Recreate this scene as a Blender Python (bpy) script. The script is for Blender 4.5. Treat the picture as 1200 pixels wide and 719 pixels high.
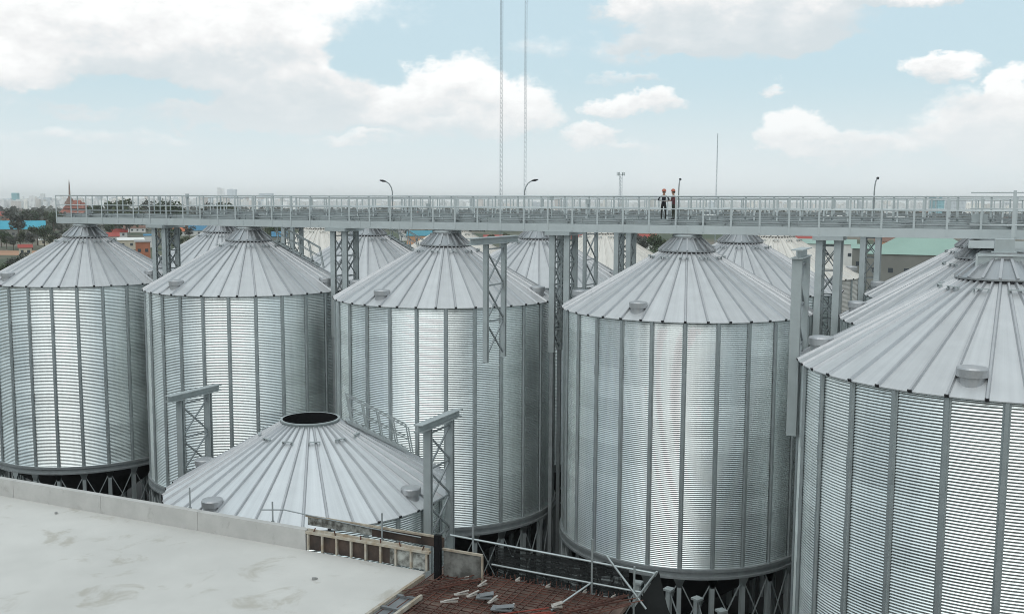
import bpy, math, random
from mathutils import Vector, Matrix
random.seed(7)
R_ = math.radians
scene = bpy.context.scene
for o in list(bpy.data.objects): bpy.data.objects.remove(o)
COL = scene.collection

# ------------------------------------------------------------------ camera
PITCH, ROLL, F = 0.10407, 0.00492, 1151.34
cam_d = bpy.data.cameras.new('camera'); cam = bpy.data.objects.new('camera', cam_d); COL.objects.link(cam)
cam_d.sensor_width = 36; cam_d.lens = 36 * F / 1200; cam_d.clip_start = .1; cam_d.clip_end = 60000
cp, sp, cr, sr = math.cos(PITCH), math.sin(PITCH), math.cos(ROLL), math.sin(ROLL)
R0, D0, F0 = Vector((1, 0, 0)), Vector((0, -sp, -cp)), Vector((0, cp, -sp))
right = cr * R0 - sr * D0; up = -(sr * R0 + cr * D0)
cam.matrix_world = Matrix((right, up, -F0)).transposed().to_4x4()
scene.camera = cam

# ------------------------------------------------------------------ light
SUN_EL, SUN_AZ = 50, 199          # degrees; azimuth clockwise from +Y (view direction)
scene.view_settings.view_transform = 'Standard'; scene.view_settings.look = 'None'
scene.view_settings.exposure = 0.12; scene.view_settings.gamma = 1
scene.view_settings.use_curve_mapping = False
scene.cycles.filter_width = 1.0; scene.cycles.max_bounces = 8; scene.cycles.volume_bounces = 3
SKY_STRENGTH = 0.1
sun_d = bpy.data.lights.new('sun', 'SUN'); sun_d.energy = .6; sun_d.angle = R_(60); sun_d.color = (1, .97, .92)
sun = bpy.data.objects.new('sun', sun_d); COL.objects.link(sun)
sd = Vector((math.sin(R_(SUN_AZ)) * math.cos(R_(SUN_EL)), math.cos(R_(SUN_AZ)) * math.cos(R_(SUN_EL)), math.sin(R_(SUN_EL))))
sun.rotation_euler = sd.to_track_quat('Z', 'Y').to_euler()

def px_dir(px, py):
    X, Y = px - 600, py - 359.5
    x = cr * X + sr * Y; y = -sr * X + cr * Y
    d = (R0 * x / F + D0 * y / F + F0).normalized()
    return math.atan2(d.x, d.y), math.asin(d.z)

class NT:                              # tiny helper for math nodes
    def __init__(s, nt): s.nt = nt
    def n(s, t, **k):
        nd = s.nt.nodes.new(t)
        for a, b in k.items(): setattr(nd, a, b)
        return nd
    def put(s, sock, v):
        if isinstance(v, bpy.types.NodeSocket): s.nt.links.new(v, sock)
        elif v is not None: sock.default_value = v
    def m(s, op, a, b=None, c=None, clamp=False):
        nd = s.n('ShaderNodeMath', operation=op, use_clamp=clamp)
        s.put(nd.inputs[0], a); s.put(nd.inputs[1], b); s.put(nd.inputs[2], c)
        return nd.outputs[0]
    def mix(s, f, a, b, blend='MIX'):
        nd = s.n('ShaderNodeMix', data_type='RGBA', blend_type=blend)
        s.put(nd.inputs[0], f); s.put(nd.inputs[6], a); s.put(nd.inputs[7], b)
        return nd.outputs[2]
    def noise(s, vec, scale, detail=4, rough=.55, dist=0):
        nd = s.n('ShaderNodeTexNoise'); s.put(nd.inputs['Vector'], vec)
        nd.inputs['Scale'].default_value = scale; nd.inputs['Detail'].default_value = detail
        nd.inputs['Roughness'].default_value = rough; nd.inputs['Distortion'].default_value = dist
        return nd.outputs[0]
    def ramp(s, f, stops):
        nd = s.n('ShaderNodeValToRGB'); s.put(nd.inputs[0], f)
        e = nd.color_ramp.elements
        while len(e) < len(stops): e.new(.5)
        for i, (p, c) in enumerate(stops):
            e[i].position = p; e[i].color = (*c, 1) if len(c) == 3 else c
        return nd.outputs[0]
    def smooth(s, v, a, b):
        nd = s.n('ShaderNodeMapRange', interpolation_type='SMOOTHSTEP')
        s.put(nd.inputs[0], v); nd.inputs[1].default_value = a; nd.inputs[2].default_value = b
        return nd.outputs[0]

world = bpy.data.worlds.new('World'); scene.world = world; world.use_nodes = True
wt = world.node_tree; wt.nodes.clear(); W = NT(wt)
sky = W.n('ShaderNodeTexSky', sky_type='NISHITA'); sky.sun_disc = False
sky.sun_elevation = R_(SUN_EL); sky.sun_rotation = R_(SUN_AZ); sky.dust_density = 2.5; sky.ozone_density = 1.5
tc = W.n('ShaderNodeTexCoord'); dirv = tc.outputs['Generated']
nrm = W.n('ShaderNodeVectorMath', operation='NORMALIZE'); W.put(nrm.inputs[0], dirv); dirn = nrm.outputs[0]
sep = W.n('ShaderNodeSeparateXYZ'); W.put(sep.inputs[0], dirn)
az0 = W.m('ARCTAN2', sep.outputs[0], sep.outputs[1]); el0 = W.m('ARCSINE', sep.outputs[2])
flat = W.n('ShaderNodeVectorMath', operation='MULTIPLY'); W.put(flat.inputs[0], dirn); flat.inputs[1].default_value = (1, 1, 1.7)
wn = W.n('ShaderNodeTexNoise'); W.put(wn.inputs['Vector'], flat.outputs[0]); wn.inputs['Scale'].default_value = 19; wn.inputs['Detail'].default_value = 8; wn.inputs['Roughness'].default_value = .62
wsep = W.n('ShaderNodeSeparateColor'); W.put(wsep.inputs[0], wn.outputs['Color'])
az = W.m('MULTIPLY_ADD', W.m('SUBTRACT', wsep.outputs[0], .5), .085, az0)
el = W.m('MULTIPLY_ADD', W.m('SUBTRACT', wsep.outputs[1], .5), .055, el0)
# clouds: centre and half-size in reference pixels, opacity, lightness
CL = [(110, -6, 330, 62, 1, 1.1), (190, 45, 190, 36, .95, .75), (345, 35, 72, 36, .8, .9), (18, 84, 64, 34, 1, 1.0), (110, 72, 100, 30, .8, .5), (265, 85, 120, 40, .95, .5),
      (340, 118, 100, 38, .9, .40), (452, 118, 52, 30, 1, .9), (385, 108, 60, 34, .9, .6), (260, 138, 110, 14, .6, .2), (95, 130, 40, 8, .5, .3),
      (538, 98, 58, 34, 1, 1.05), (600, 128, 62, 34, 1, .95), (500, 148, 100, 16, .55, .45), (690, 160, 34, 13, .7, .7), (415, 165, 60, 8, .5, .7),
      (865, 14, 150, 50, 1, .55), (790, 8, 80, 28, .9, .85), (850, 52, 150, 12, .8, .25), (722, 124, 34, 15, .85, .9), (775, 120, 32, 12, .7, .85), (728, 92, 60, 7, .4, .6),
      (932, 156, 46, 28, 1, 1.05), (1010, 168, 60, 18, .6, .7), (1108, 80, 40, 15, .85, .9), (1192, 104, 28, 24, 1, 1.1), (1150, 150, 80, 42, .8, .55),
      (1040, 0, 230, 8, .7, .7), (60, 160, 160, 10, .35, .6), (915, 106, 20, 7, .5, .8), (690, 60, 120, 16, .25, .7), (745, 175, 60, 8, .4, .7)]
HOLES = [(150, 108, 80, 17, 1), (215, 112, 40, 12, .8), (425, 62, 48, 34, 1), (400, 20, 60, 14, .5), (60, 118, 60, 9, .7)]
sw = None; st = None; inv = None; sl = None
for (px, py, rx, ry, op, li) in CL:
    a, e = px_dir(px, py); sx, sy = rx / F * 1.15, ry / F * 1.2
    t = W.m('DIVIDE', W.m('SUBTRACT', el, e), sy)
    u = W.m('DIVIDE', W.m('SUBTRACT', az, a), sx)
    r2 = W.m('MULTIPLY_ADD', t, t, W.m('MULTIPLY', u, u))
    w = W.m('MAXIMUM', W.m('SUBTRACT', 1.0, r2), 0.0)
    ww = W.m('MULTIPLY', w, op)
    w2 = W.m('MULTIPLY', ww, ww)
    lt = W.m('MULTIPLY', w2, W.m('MULTIPLY_ADD', t, .6, li - .2))
    i1 = W.m('SUBTRACT', 1.0, ww)
    if sw is None: sw, sl, inv = w2, lt, i1
    else: sw = W.m('ADD', sw, w2); sl = W.m('ADD', sl, lt); inv = W.m('MULTIPLY', inv, i1)
light_ = W.m('DIVIDE', sl, W.m('MAXIMUM', sw, .0005))
D = W.m('SUBTRACT', 1.0, inv)
for (px, py, rx, ry, op) in HOLES:
    a, e = px_dir(px, py); t = W.m('DIVIDE', W.m('SUBTRACT', el, e), ry / F * 1.3); u = W.m('DIVIDE', W.m('SUBTRACT', az, a), rx / F * 1.3)
    w = W.m('MAXIMUM', W.m('SUBTRACT', 1.0, W.m('MULTIPLY_ADD', t, t, W.m('MULTIPLY', u, u))), 0.0)
    D = W.m('MULTIPLY', D, W.m('MULTIPLY_ADD', w, -op, 1.0))
fine = W.noise(flat.outputs[0], 22, 8, .62)
front = W.smooth(W.m('ADD', D, W.m('MULTIPLY', W.m('SUBTRACT', fine, .5), .9)), .08, .60)
# rest of the sky (seen only in reflections): scattered cumulus all round
genn = W.noise(flat.outputs[0], 3.2, 6, .55)
gen = W.smooth(genn, .44, .58)
facing = W.m('LESS_THAN', W.m('ABSOLUTE', az0), 0.62)
lowel = W.m('LESS_THAN', el0, 0.30)
infr = W.m('MULTIPLY', facing, lowel)
dens = W.m('ADD', W.m('MULTIPLY', infr, front), W.m('MULTIPLY', W.m('SUBTRACT', 1.0, infr), gen), clamp=True)
lmix = W.m('ADD', W.m('MULTIPLY', infr, light_), W.m('MULTIPLY', W.m('SUBTRACT', 1.0, infr), .8))
lm = W.m('ADD', lmix, W.m('MULTIPLY', W.m('SUBTRACT', W.noise(flat.outputs[0], 20, 7, .62), .5), 1.5))
ccol = W.ramp(lm, [(0.0, (.64, .70, .73)), (.33, (.72, .76, .78)), (.60, (.86, .86, .86)), (.92, (1.0, 1.0, .99))])
K = 1 / SKY_STRENGTH
def cs(v): nd = W.n('ShaderNodeVectorMath', operation='SCALE'); W.put(nd.inputs[0], v); nd.inputs['Scale'].default_value = K; return nd.outputs[0]
veil_hi = (.61 * K, .785 * K, .85 * K, 1); veil_lo = (.84 * K, .885 * K, .90 * K, 1)
skyc = W.mix(.78, sky.outputs[0], veil_hi)
skyc = W.mix(W.m('MULTIPLY', dens, .94), skyc, cs(ccol))
hz = W.smooth(el0, .135, -.005)
hzn = W.m('MULTIPLY', hz, W.m('MULTIPLY_ADD', W.noise(flat.outputs[0], 9, 3, .5), .35, .78), clamp=True)
skyc = W.mix(W.m('MULTIPLY', hzn, .93), skyc, veil_lo)
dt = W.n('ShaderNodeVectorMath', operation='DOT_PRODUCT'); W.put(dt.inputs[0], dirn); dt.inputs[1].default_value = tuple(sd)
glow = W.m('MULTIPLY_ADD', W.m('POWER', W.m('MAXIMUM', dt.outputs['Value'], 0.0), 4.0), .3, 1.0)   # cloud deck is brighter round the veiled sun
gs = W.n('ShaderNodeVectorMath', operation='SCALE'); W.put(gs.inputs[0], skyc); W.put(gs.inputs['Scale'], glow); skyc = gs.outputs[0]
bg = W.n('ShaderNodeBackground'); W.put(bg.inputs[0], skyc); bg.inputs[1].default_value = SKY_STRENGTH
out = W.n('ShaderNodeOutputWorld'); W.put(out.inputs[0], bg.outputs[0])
world.cycles.sampling_method = 'MANUAL'; world.cycles.sample_map_resolution = 512

# ------------------------------------------------------------------ helpers
def mat(name, base, rough=.6, metal=0, vary=0, vscale=1.0, bump=0, bscale=20, base2=None, spec=None, seams=None, stain=None):
    m = bpy.data.materials.new(name); m.use_nodes = True; N = NT(m.node_tree); nt = m.node_tree
    b = nt.nodes['Principled BSDF']; b.inputs['Roughness'].default_value = rough; b.inputs['Metallic'].default_value = metal
    if spec is not None: b.inputs['Specular IOR Level'].default_value = spec
    tcn = N.n('ShaderNodeTexCoord'); v = tcn.outputs['Object']
    if vary or base2:
        nz = N.noise(v, vscale, 5, .6)
        c2 = base2 or tuple(c * (1 - vary) for c in base)
        f = N.smooth(nz, .3, .7)
        col = N.mix(f, (*base, 1), (*c2, 1))
        if stain:
            s2 = N.smooth(N.noise(v, stain[1], 6, .65, .6), stain[2], stain[2] + .14)
            col = N.mix(N.m('MULTIPLY', s2, stain[3]), col, (*stain[0], 1))
        N.put(b.inputs['Base Color'], col)
        if rough < .9: N.put(b.inputs['Roughness'], N.m('MULTIPLY_ADD', nz, .16, rough - .08))
    else: b.inputs['Base Color'].default_value = (*base, 1)
    if bump:
        bn = N.n('ShaderNodeBump'); bn.inputs['Strength'].default_value = bump; bn.inputs['Distance'].default_value = .02
        N.put(bn.inputs['Height'], N.noise(v, bscale, 5, .6)); N.put(b.inputs['Normal'], bn.outputs[0])
    return m

def panel_metal(name, base, rough, metal, nseg, off, rows=0, spread=.10, rspread=.08, local_grain=.05, ndet=6):
    """sheet metal whose tone differs a little from sheet to sheet (sector index, ring index)"""
    m = bpy.data.materials.new(name); m.use_nodes = True; N = NT(m.node_tree); b = m.node_tree.nodes['Principled BSDF']
    tcn = N.n('ShaderNodeTexCoord'); s = N.n('ShaderNodeSeparateXYZ'); N.put(s.inputs[0], tcn.outputs['Object'])
    ang = N.m('ARCTAN2', s.outputs[1], s.outputs[0])
    row = N.m('FLOOR', N.m('DIVIDE', s.outputs[2], rows)) if rows else 0.0
    q = N.m('ADD', N.m('DIVIDE', N.m('SUBTRACT', ang, R_(off)), 2 * math.pi / nseg), N.m('MULTIPLY', N.m('MODULO', row, 2.0), 1.0) if rows else 0.0)
    sec = N.m('FLOOR', N.m('DIVIDE', q, 2.0) if rows else q)
    cmb = N.n('ShaderNodeCombineXYZ'); N.put(cmb.inputs[0], sec); N.put(cmb.inputs[1], row)
    oi = N.n('ShaderNodeObjectInfo'); N.put(cmb.inputs[2], oi.outputs['Random'])
    wn_ = N.n('ShaderNodeTexWhiteNoise', noise_dimensions='3D'); N.put(wn_.inputs[0], cmb.outputs[0])
    nz = N.noise(tcn.outputs['Object'], 1.3 if ndet > 2 else .5, ndet, .6)
    val = N.m('ADD', N.m('MULTIPLY', N.m('SUBTRACT', wn_.outputs[0], .5), spread * 2), N.m('MULTIPLY', N.m('SUBTRACT', nz, .5), local_grain * 4))
    sv = N.n('ShaderNodeCombineXYZ'); N.put(sv.inputs[0], N.m('MULTIPLY', ang, 34.0)); N.put(sv.inputs[1], N.m('MULTIPLY', s.outputs[2], .22)); N.put(sv.inputs[2], oi.outputs['Random'])
    stk = N.noise(sv.outputs[0], 1.0, 4, .6)
    val = N.m('ADD', val, N.m('MULTIPLY', N.m('SUBTRACT', stk, .5), .34))
    hsv = N.n('ShaderNodeHueSaturation'); hsv.inputs['Color'].default_value = (*base, 1); N.put(hsv.inputs['Value'], N.m('ADD', val, 1.0))
    N.put(b.inputs['Base Color'], hsv.outputs[0])
    N.put(b.inputs['Roughness'], N.m('MULTIPLY_ADD', N.m('SUBTRACT', wn_.outputs[0], .5), rspread, N.m('MULTIPLY_ADD', nz, .12, rough - .06)))
    b.inputs['Metallic'].default_value = metal
    return m

M = {}
M['wall'] = panel_metal('galvanised_wall_sheet', (.76, .80, .79), .35, .97, 26, 7.2, rows=.8, spread=.08, rspread=.05, local_grain=.02, ndet=2)
M['roof'] = panel_metal('galvanised_roof_sheet', (.555, .565, .57), .52, .5, 39, 7.2, spread=.05, local_grain=.07)
M['cap'] = panel_metal('galvanised_cap_sheet', (.40, .415, .425), .38, .8, 18, 5, spread=.08)
M['rooflow'] = panel_metal('new_roof_sheet', (.62, .64, .65), .48, .5, 39, 7.2, spread=.05, local_grain=.05)
M['cream'] = panel_metal('cream_roof_sheet', (.66, .63, .58), .6, .1, 39, 7.2, spread=.04)
M['creamwall'] = mat('cream_wall_sheet', (.62, .60, .56), .6, .2, vary=.1)
M['rib'] = mat('galvanised_rib', (.46, .47, .48), .42, .6, vary=.08, vscale=3)
M['stiff'] = mat('galvanised_stiffener', (.38, .42, .425), .5, .55, vary=.16, vscale=1.6)
M['steel'] = mat('galvanised_steel', (.44, .48, .48), .55, .45, vary=.14, vscale=1.2)
M['steel2'] = mat('dull_steel', (.32, .345, .35), .6, .4, vary=.2, vscale=2)
M['walk'] = mat('walkway_steel', (.52, .56, .56), .5, .4, vary=.10, vscale=.6)
M['lattice'] = mat('lattice_steel', (.22, .245, .25), .6, .4, vary=.2, vscale=3)
M['dark'] = mat('dark_rubber_and_shade', (.025, .025, .028), .8)  # rib end closures, cream cap ribs, and painted shadow under the cap skirts
M['hopper'] = mat('dark_hopper', (.045, .047, .05), .6, .3, vary=.3)  # hopper cones: deep shade beneath the silos put into the base colour
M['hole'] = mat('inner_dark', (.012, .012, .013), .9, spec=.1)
M['concrete'] = mat('screed_concrete', (.60, .588, .555), .88, 0, vary=.16, vscale=.22, bump=.2, bscale=3, spec=.2, stain=((.30, .27, .21), .8, .545, .45))
M['upstand'] = mat('parapet_concrete', (.47, .462, .44), .9, 0, vary=.14, vscale=1.5, bump=.3, bscale=6, stain=((.22, .21, .19), 2.2, .58, .4))
M['oldwall'] = mat('rough_concrete', (.30, .30, .29), .9, 0, vary=.3, vscale=.5, bump=.3, bscale=3)
M['ply'] = mat('stained_plywood', (.030, .022, .018), .75, 0, base2=(.075, .05, .038), vscale=2.2, bump=.3)
M['plymot'] = mat('mottled_plywood', (.42, .43, .40), .85, 0, base2=(.06, .055, .045), vscale=4.5, bump=.3)
M['timber'] = mat('weathered_timber', (.40, .36, .29), .85, 0, base2=(.24, .19, .14), vscale=3, bump=.3)
M['timberp'] = mat('pale_timber', (.42, .395, .34), .85, 0, base2=(.30, .24, .17), vscale=4)
M['rust'] = mat('rusty_rebar', (.05, .022, .016), .9, 0, base2=(.13, .05, .034), vscale=1.5)
M['rustdeck'] = mat('rust_stained_formwork', (.075, .045, .034), .85, 0, base2=(.17, .12, .095), vscale=1.3, bump=.3)
M['offcut'] = mat('pale_offcut', (.42, .40, .37), .85, 0, base2=(.22, .19, .16), vscale=7)
M['greyboard'] = mat('grey_sheet_metal', (.20, .21, .215), .5, .4, vary=.2)
M['pipe'] = mat('scaffold_pipe', (.44, .48, .48), .4, .6, vary=.15)
M['tarp'] = mat('black_netting', (.012, .014, .014), .8, 0, vary=.3, vscale=2, bump=.6, bscale=1.2)

M['net'] = mat('sheer_netting', (.012, .014, .014), .9, 0)
_nt = M['net'].node_tree; _N = NT(_nt); _mx = _N.n('ShaderNodeMixShader'); _tr = _N.n('ShaderNodeBsdfTransparent')
_v = _N.n('ShaderNodeMapping'); _N.put(_v.inputs[0], _N.n('ShaderNodeTexCoord').outputs['Object']); _v.inputs['Scale'].default_value = (.4, 1, 7)
_N.put(_mx.inputs[0], _N.smooth(_N.noise(_v.outputs[0], 2.0, 4, .6), .28, .62)); _N.put(_mx.inputs[1], _tr.outputs[0]); _N.put(_mx.inputs[2], _nt.nodes['Principled BSDF'].outputs[0]); _N.put(_nt.nodes['Material Output'].inputs[0], _mx.outputs[0])
class MB:
    def __init__(s): s.v = []; s.f = []; s.mi = []; s.sm = []
    def add(s, vs, fs, mi=0, smooth=False):
        o = len(s.v); s.v += [tuple(v) for v in vs]
        for f in fs: s.f.append(tuple(i + o for i in f)); s.mi.append(mi); s.sm.append(smooth)
    def box(s, c, d, mi=0, rz=0, M4=None):
        hx, hy, hz = d[0] / 2, d[1] / 2, d[2] / 2; ca, sa = math.cos(rz), math.sin(rz)
        vs = []
        for z in (-hz, hz):
            for x, y in ((-hx, -hy), (hx, -hy), (hx, hy), (-hx, hy)):
                vs.append((c[0] + x * ca - y * sa, c[1] + x * sa + y * ca, c[2] + z))
        s.add(vs, [(3, 2, 1, 0), (4, 5, 6, 7), (0, 1, 5, 4), (1, 2, 6, 5), (2, 3, 7, 6), (3, 0, 4, 7)], mi)
    def bar(s, a, b, w, h=None, mi=0, upv=(0, 0, 1)):
        a, b = Vector(a), Vector(b); h = h or w; d = (b - a).normalized(); u = Vector(upv)
        if abs(d.dot(u)) > .98: u = Vector((1, 0, 0)) if abs(d.x) < .9 else Vector((0, 1, 0))
        x = d.cross(u).normalized(); y = x.cross(d).normalized(); vs = []
        for p in (a, b):
            for sx, sy in ((-1, -1), (1, -1), (1, 1), (-1, 1)): vs.append(p + x * sx * w / 2 + y * sy * h / 2)
        s.add(vs, [(0, 1, 2, 3), (7, 6, 5, 4), (1, 0, 4, 5), (2, 1, 5, 6), (3, 2, 6, 7), (0, 3, 7, 4)], mi)
    def tube(s, a, b, r, n=8, mi=0, r2=None):
        a, b = Vector(a), Vector(b); r2 = r if r2 is None else r2; d = (b - a).normalized()
        u = Vector((0, 0, 1)) if abs(d.z) < .9 else Vector((1, 0, 0)); x = d.cross(u).normalized(); y = x.cross(d)
        vs = []
        for p, q in ((a, r), (b, r2)):
            for k in range(n): t = 2 * math.pi * k / n; vs.append(p + (x * math.cos(t) + y * math.sin(t)) * q)
        s.add(vs, [(k, (k + 1) % n, n + (k + 1) % n, n + k) for k in range(n)], mi, True)
        s.add(vs[:n], [tuple(range(n))[::-1]], mi); s.add(vs[n:], [tuple(range(n))], mi)
    def rev(s, prof, n, mi=0, smooth=True, c=(0, 0), cap0=False, cap1=False, a0=0):
        vs = []; 
        for (r, z) in prof:
            for k in range(n): t = a0 + 2 * math.pi * k / n; vs.append((c[0] + r * math.cos(t), c[1] + r * math.sin(t), z))
        fs = []
        for j in range(len(prof) - 1):
            for k in range(n): k2 = (k + 1) % n; fs.append((j * n + k, j * n + k2, (j + 1) * n + k2, (j + 1) * n + k))
        s.add(vs, fs, mi, smooth)
        if cap0: s.add(vs[:n], [tuple(range(n))[::-1]], mi)
        if cap1: s.add(vs[-n:], [tuple(range(n))], mi)
    def mesh(s, name, mats):
        me = bpy.data.meshes.new(name); me.from_pydata(s.v, [], s.f); 
        for m in (mats if isinstance(mats, (list, tuple)) else [mats]): me.materials.append(m)
        me.polygons.foreach_set('material_index', s.mi); me.polygons.foreach_set('use_smooth', s.sm); me.update()
        return me
    def obj(s, name, mats, parent=None, **k): return mk(name, s.mesh(name, mats), parent, **k)

def mk(name, me, parent=None, loc=None, rz=None, label=None, cat=None, group=None, kind=None):
    o = bpy.data.objects.new(name, me); COL.objects.link(o)
    if parent: o.parent = parent
    if loc is not None: o.location = loc
    if rz is not None: o.rotation_euler = (0, 0, rz)
    for a, b in (('label', label), ('category', cat), ('group', group), ('kind', kind)):
        if b: o[a] = b
    return o
def thing(name, label, cat, loc=(0, 0, 0), rz=0, group=None): return mk(name, None, None, loc, rz, label, cat, group)
def copy_tree(o, parent=None):
    c = o.copy(); COL.objects.link(c); c.parent = parent
    for ch in o.children: copy_tree(ch, c)
    return c

# plant grid: columns along U, rows along V (15 m bays)
TH = 0.42103; S = 15.0; SJ = 15.0 * .985
U = Vector((math.cos(TH), -math.sin(TH), 0)); V = Vector((math.sin(TH), math.cos(TH), 0))
OX = Vector((.64067 * S, 3.6085 * S, 0))
def G(i, j, z=0): p = OX + U * (i - 4) * S + V * j * SJ; return Vector((p.x, p.y, z))
GR = -25.0
RZ = -TH                                  # local x = U, local y = V

# ------------------------------------------------------------------ ground
def ground_mat():
    m = bpy.data.materials.new('ground_earth'); m.use_nodes = True; N = NT(m.node_tree); b = m.node_tree.nodes['Principled BSDF']
    t = N.n('ShaderNodeTexCoord').outputs['Object']
    c = N.mix(N.smooth(N.noise(t, .004, 6, .6), .42, .6), (.055, .075, .035, 1), (.16, .13, .10, 1))
    c = N.mix(N.smooth(N.noise(t, .02, 5, .6), .45, .62), c, (.04, .06, .028, 1))
    N.put(b.inputs['Base Color'], c); b.inputs['Roughness'].default_value = .95
    return m
g = MB(); H = 12500
g.add([(-H, -3000, GR), (H, -3000, GR), (H, 16000, GR), (-H, 16000, GR)], [(0, 1, 2, 3)])
g.obj('ground', ground_mat(), kind='structure')
yd = MB(); a = [G(-1, -3.4), G(7.5, -3.4), G(7.5, 3.5), G(-1, 3.5)]
yd.add([(p.x, p.y, GR + .06) for p in a], [(0, 1, 2, 3)])
yd.obj('yard_paving', mat('yard_concrete', (.045, .045, .043), .9, 0, vary=.35, vscale=.08), kind='structure')
M['orange'] = mat('bare_red_earth', (.40, .22, .13), .95, 0, vary=.2, vscale=.05)
er = MB(); er.add([(-300, 462, GR + .05), (-212, 462, GR + .05), (-205, 505, GR + .05), (-300, 505, GR + .05)], [(0, 1, 2, 3)])
er.obj('bare_earth', M['orange'], kind='structure')

# ------------------------------------------------------------------ silo
RW, RR = 6.70, 6.825
NW, NR, OFF = 26, 39, 7.2             # wall stiffeners, roof seams, first seam angle
ZR, ZE, ZC = 6.95, 19.33, 22.55           # ring top, eave, cap skirt (local, above ground)
def wall_mesh(z0, z1, name, material):
    p = .1; n = int(round((z1 - z0) / p)) * 8; prof = []
    for k in range(n + 1):
        z = z0 + (z1 - z0) * k / n; prof.append((RW - .014 + .0130 * math.cos(2 * math.pi * k / 8), z))
    b = MB(); b.rev(prof, 104); return b.mesh(name, material)
SL = (22.38 - 19.33) / (RR - 1.53)
def roof_z(r, dz=0): return ZE + (RR - r) * SL + dz
def roof_mesh(mats, rin):
    b = MB(); n = NR; st9 = 360 / NR
    for k in range(n):                    # one flat sheet per sector, with thickness
        t0, t1 = R_(OFF + st9 * k), R_(OFF + st9 * (k + 1)); vs = []
        for dz in (0, -.03):
            for r in (RR, 4.2, rin):
                for t in (t0, t1): vs.append((r * math.cos(t), r * math.sin(t), roof_z(r, dz)))
        b.add(vs, [(0, 1, 3, 2), (2, 3, 5, 4), (7, 6, 8, 9), (9, 8, 10, 11), (0, 6, 7, 1), (4, 5, 11, 10)])
        # shallow stiffening swage in the middle of the sheet
        t = R_(OFF + st9 * k); ct, st_ = math.cos(t), math.sin(t)
        a_ = Vector(((RR + .03) * ct, (RR + .03) * st_, roof_z(RR + .03, .05))); c_ = Vector(((rin + .05) * ct, (rin + .05) * st_, roof_z(rin + .05, .05)))
        d = (c_ - a_).normalized(); x = Vector((-st_, ct, 0)); y = x.cross(d) * -1
        if y.z < 0: y = -y
        vs = []
        for p in (a_, c_):
            for sx, sy in ((-.07, -.055), (-.03, .04), (.03, .04), (.07, -.055)): vs.append(p + x * sx + y * sy)
        b.add(vs, [(0, 1, 5, 4), (1, 2, 6, 5), (2, 3, 7, 6)], 1)
        b.add([p - d * .004 for p in vs[:4]], [(0, 1, 2, 3)], 2)
        q = a_ - d * .03
        b.bar(q + y * -.015, q + d * .05 + y * -.015, .125, .10, 2, upv=y)
    return b.mesh('roof', mats)
def cap_mesh(mats, r0=1.56, r1=.78, z0=ZC, z1=23.2):
    b = MB(); n = 18
    b.rev([(r0, z0 - .06), (r0, z0), (r1, z1)], 36, 0, False, a0=R_(5))
    b.rev([(r0 - .03, z0 - .06), (r1 - .02, z1 - .05)], 36, 2, False)
    b.rev([(r0 - .06, z0 - .26), (r0 - .06, z0 - .04)], 36, 2, False)  # dark ring and underside: the skirt's shadow as colour
    b.rev([(r1, z1), (r1, z1 + .22)], 36, 0)
    for k in range(n):
        t = R_(5 + 20 * k); c, s_ = math.cos(t), math.sin(t)
        b.bar((r0 * c * 1.01, r0 * s_ * 1.01, z0 + .03), (r1 * c, r1 * s_, z1 + .03), .09, .07, 2 if k % 1 else 1)
    return b.mesh('cap', mats)
def stiffener_mesh(z0, z1):
    b = MB()                              # hat section at angle 0, radius RW
    x0 = RW + .004; prof = [(x0, -.115), (x0 + .015, -.075), (x0 + .075, -.055), (x0 + .075, .055), (x0 + .015, .075), (x0, .115)]
    vs = [(x, y, z) for z in (z0, z1) for x, y in prof]; n = len(prof)
    b.add(vs, [(k, k + 1, n + k + 1, n + k) for k in range(n - 1)])
    b.add([vs[k + n] for k in range(n)], [tuple(range(n))])
    z = z0 + 2.4
    while z < z1 - .5: b.box((x0 + .045, 0, z), (.075, .15, .5)); z += 2.4
    return b.mesh('stiffener', M['stiff'])
def ring_mesh():
    b = MB()
    b.rev([(RW - .12, 6.95), (RW + .16, 6.95), (RW + .16, 6.80), (RW + .06, 6.79), (RW + .06, 6.56), (RW + .17, 6.55), (RW + .17, 6.44), (RW - .15, 6.44)], 96, smooth=False)
    return b.mesh('ring_beam', M['steel2'])
def leg_mesh():
    b = MB(); r = RW + .02
    b.box((r, 0, 3.22), (.24, .02, 6.44)); b.box((r - .12, 0, 3.22), (.02, .22, 6.44)); b.box((r + .12, 0, 3.22), (.02, .22, 6.44)); b.box((r, 0, .02), (.4, .4, .04))
    b.add([(r + .135, -.28, 6.44), (r + .135, .28, 6.44), (r + .135, .09, 6.0), (r + .135, -.09, 6.0)], [(3, 2, 1, 0), (0, 1, 2, 3)])
    return b.mesh('leg', M['steel'])
def brace_mesh():
    b = MB(); r = RW + .02
    t = R_(360 / NW); a0, a1 = (r + .03, .0), (r * math.cos(t) + .03, r * math.sin(t))
    b.bar((*a0, 6.35), (*a1, 3.1), .05, .05); b.bar((a1[0] + .0, a1[1], 6.35), (a0[0] + .07, a0[1], 3.1), .05, .05)
    return b.mesh('brace', M['steel'])
def hopper_mesh():
    b = MB(); b.rev([(RW - .2, 6.5), (.5, 1.9), (.5, 1.2)], 48, cap1=False)
    return b.mesh('hopper', M['hopper'])
def vent_mesh():
    b = MB(); b.rev([(.38, -.35), (.38, .02)], 28); b.rev([(.36, .02), (.455, .02), (.46, .26), (.43, .31), (.2, .345), (.01, .35)], 28, smooth=False)
    return b.mesh('roof_vent', M['rib'])
def lug_mesh():
    b = MB(); b.box((0, 0, .10), (.12, .52, .03)); b.box((0, -.24, .04), (.08, .03, .14)); b.box((0, .24, .04), (.08, .03, .14))
    return b.mesh('lifting_bracket', M['steel'])
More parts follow.
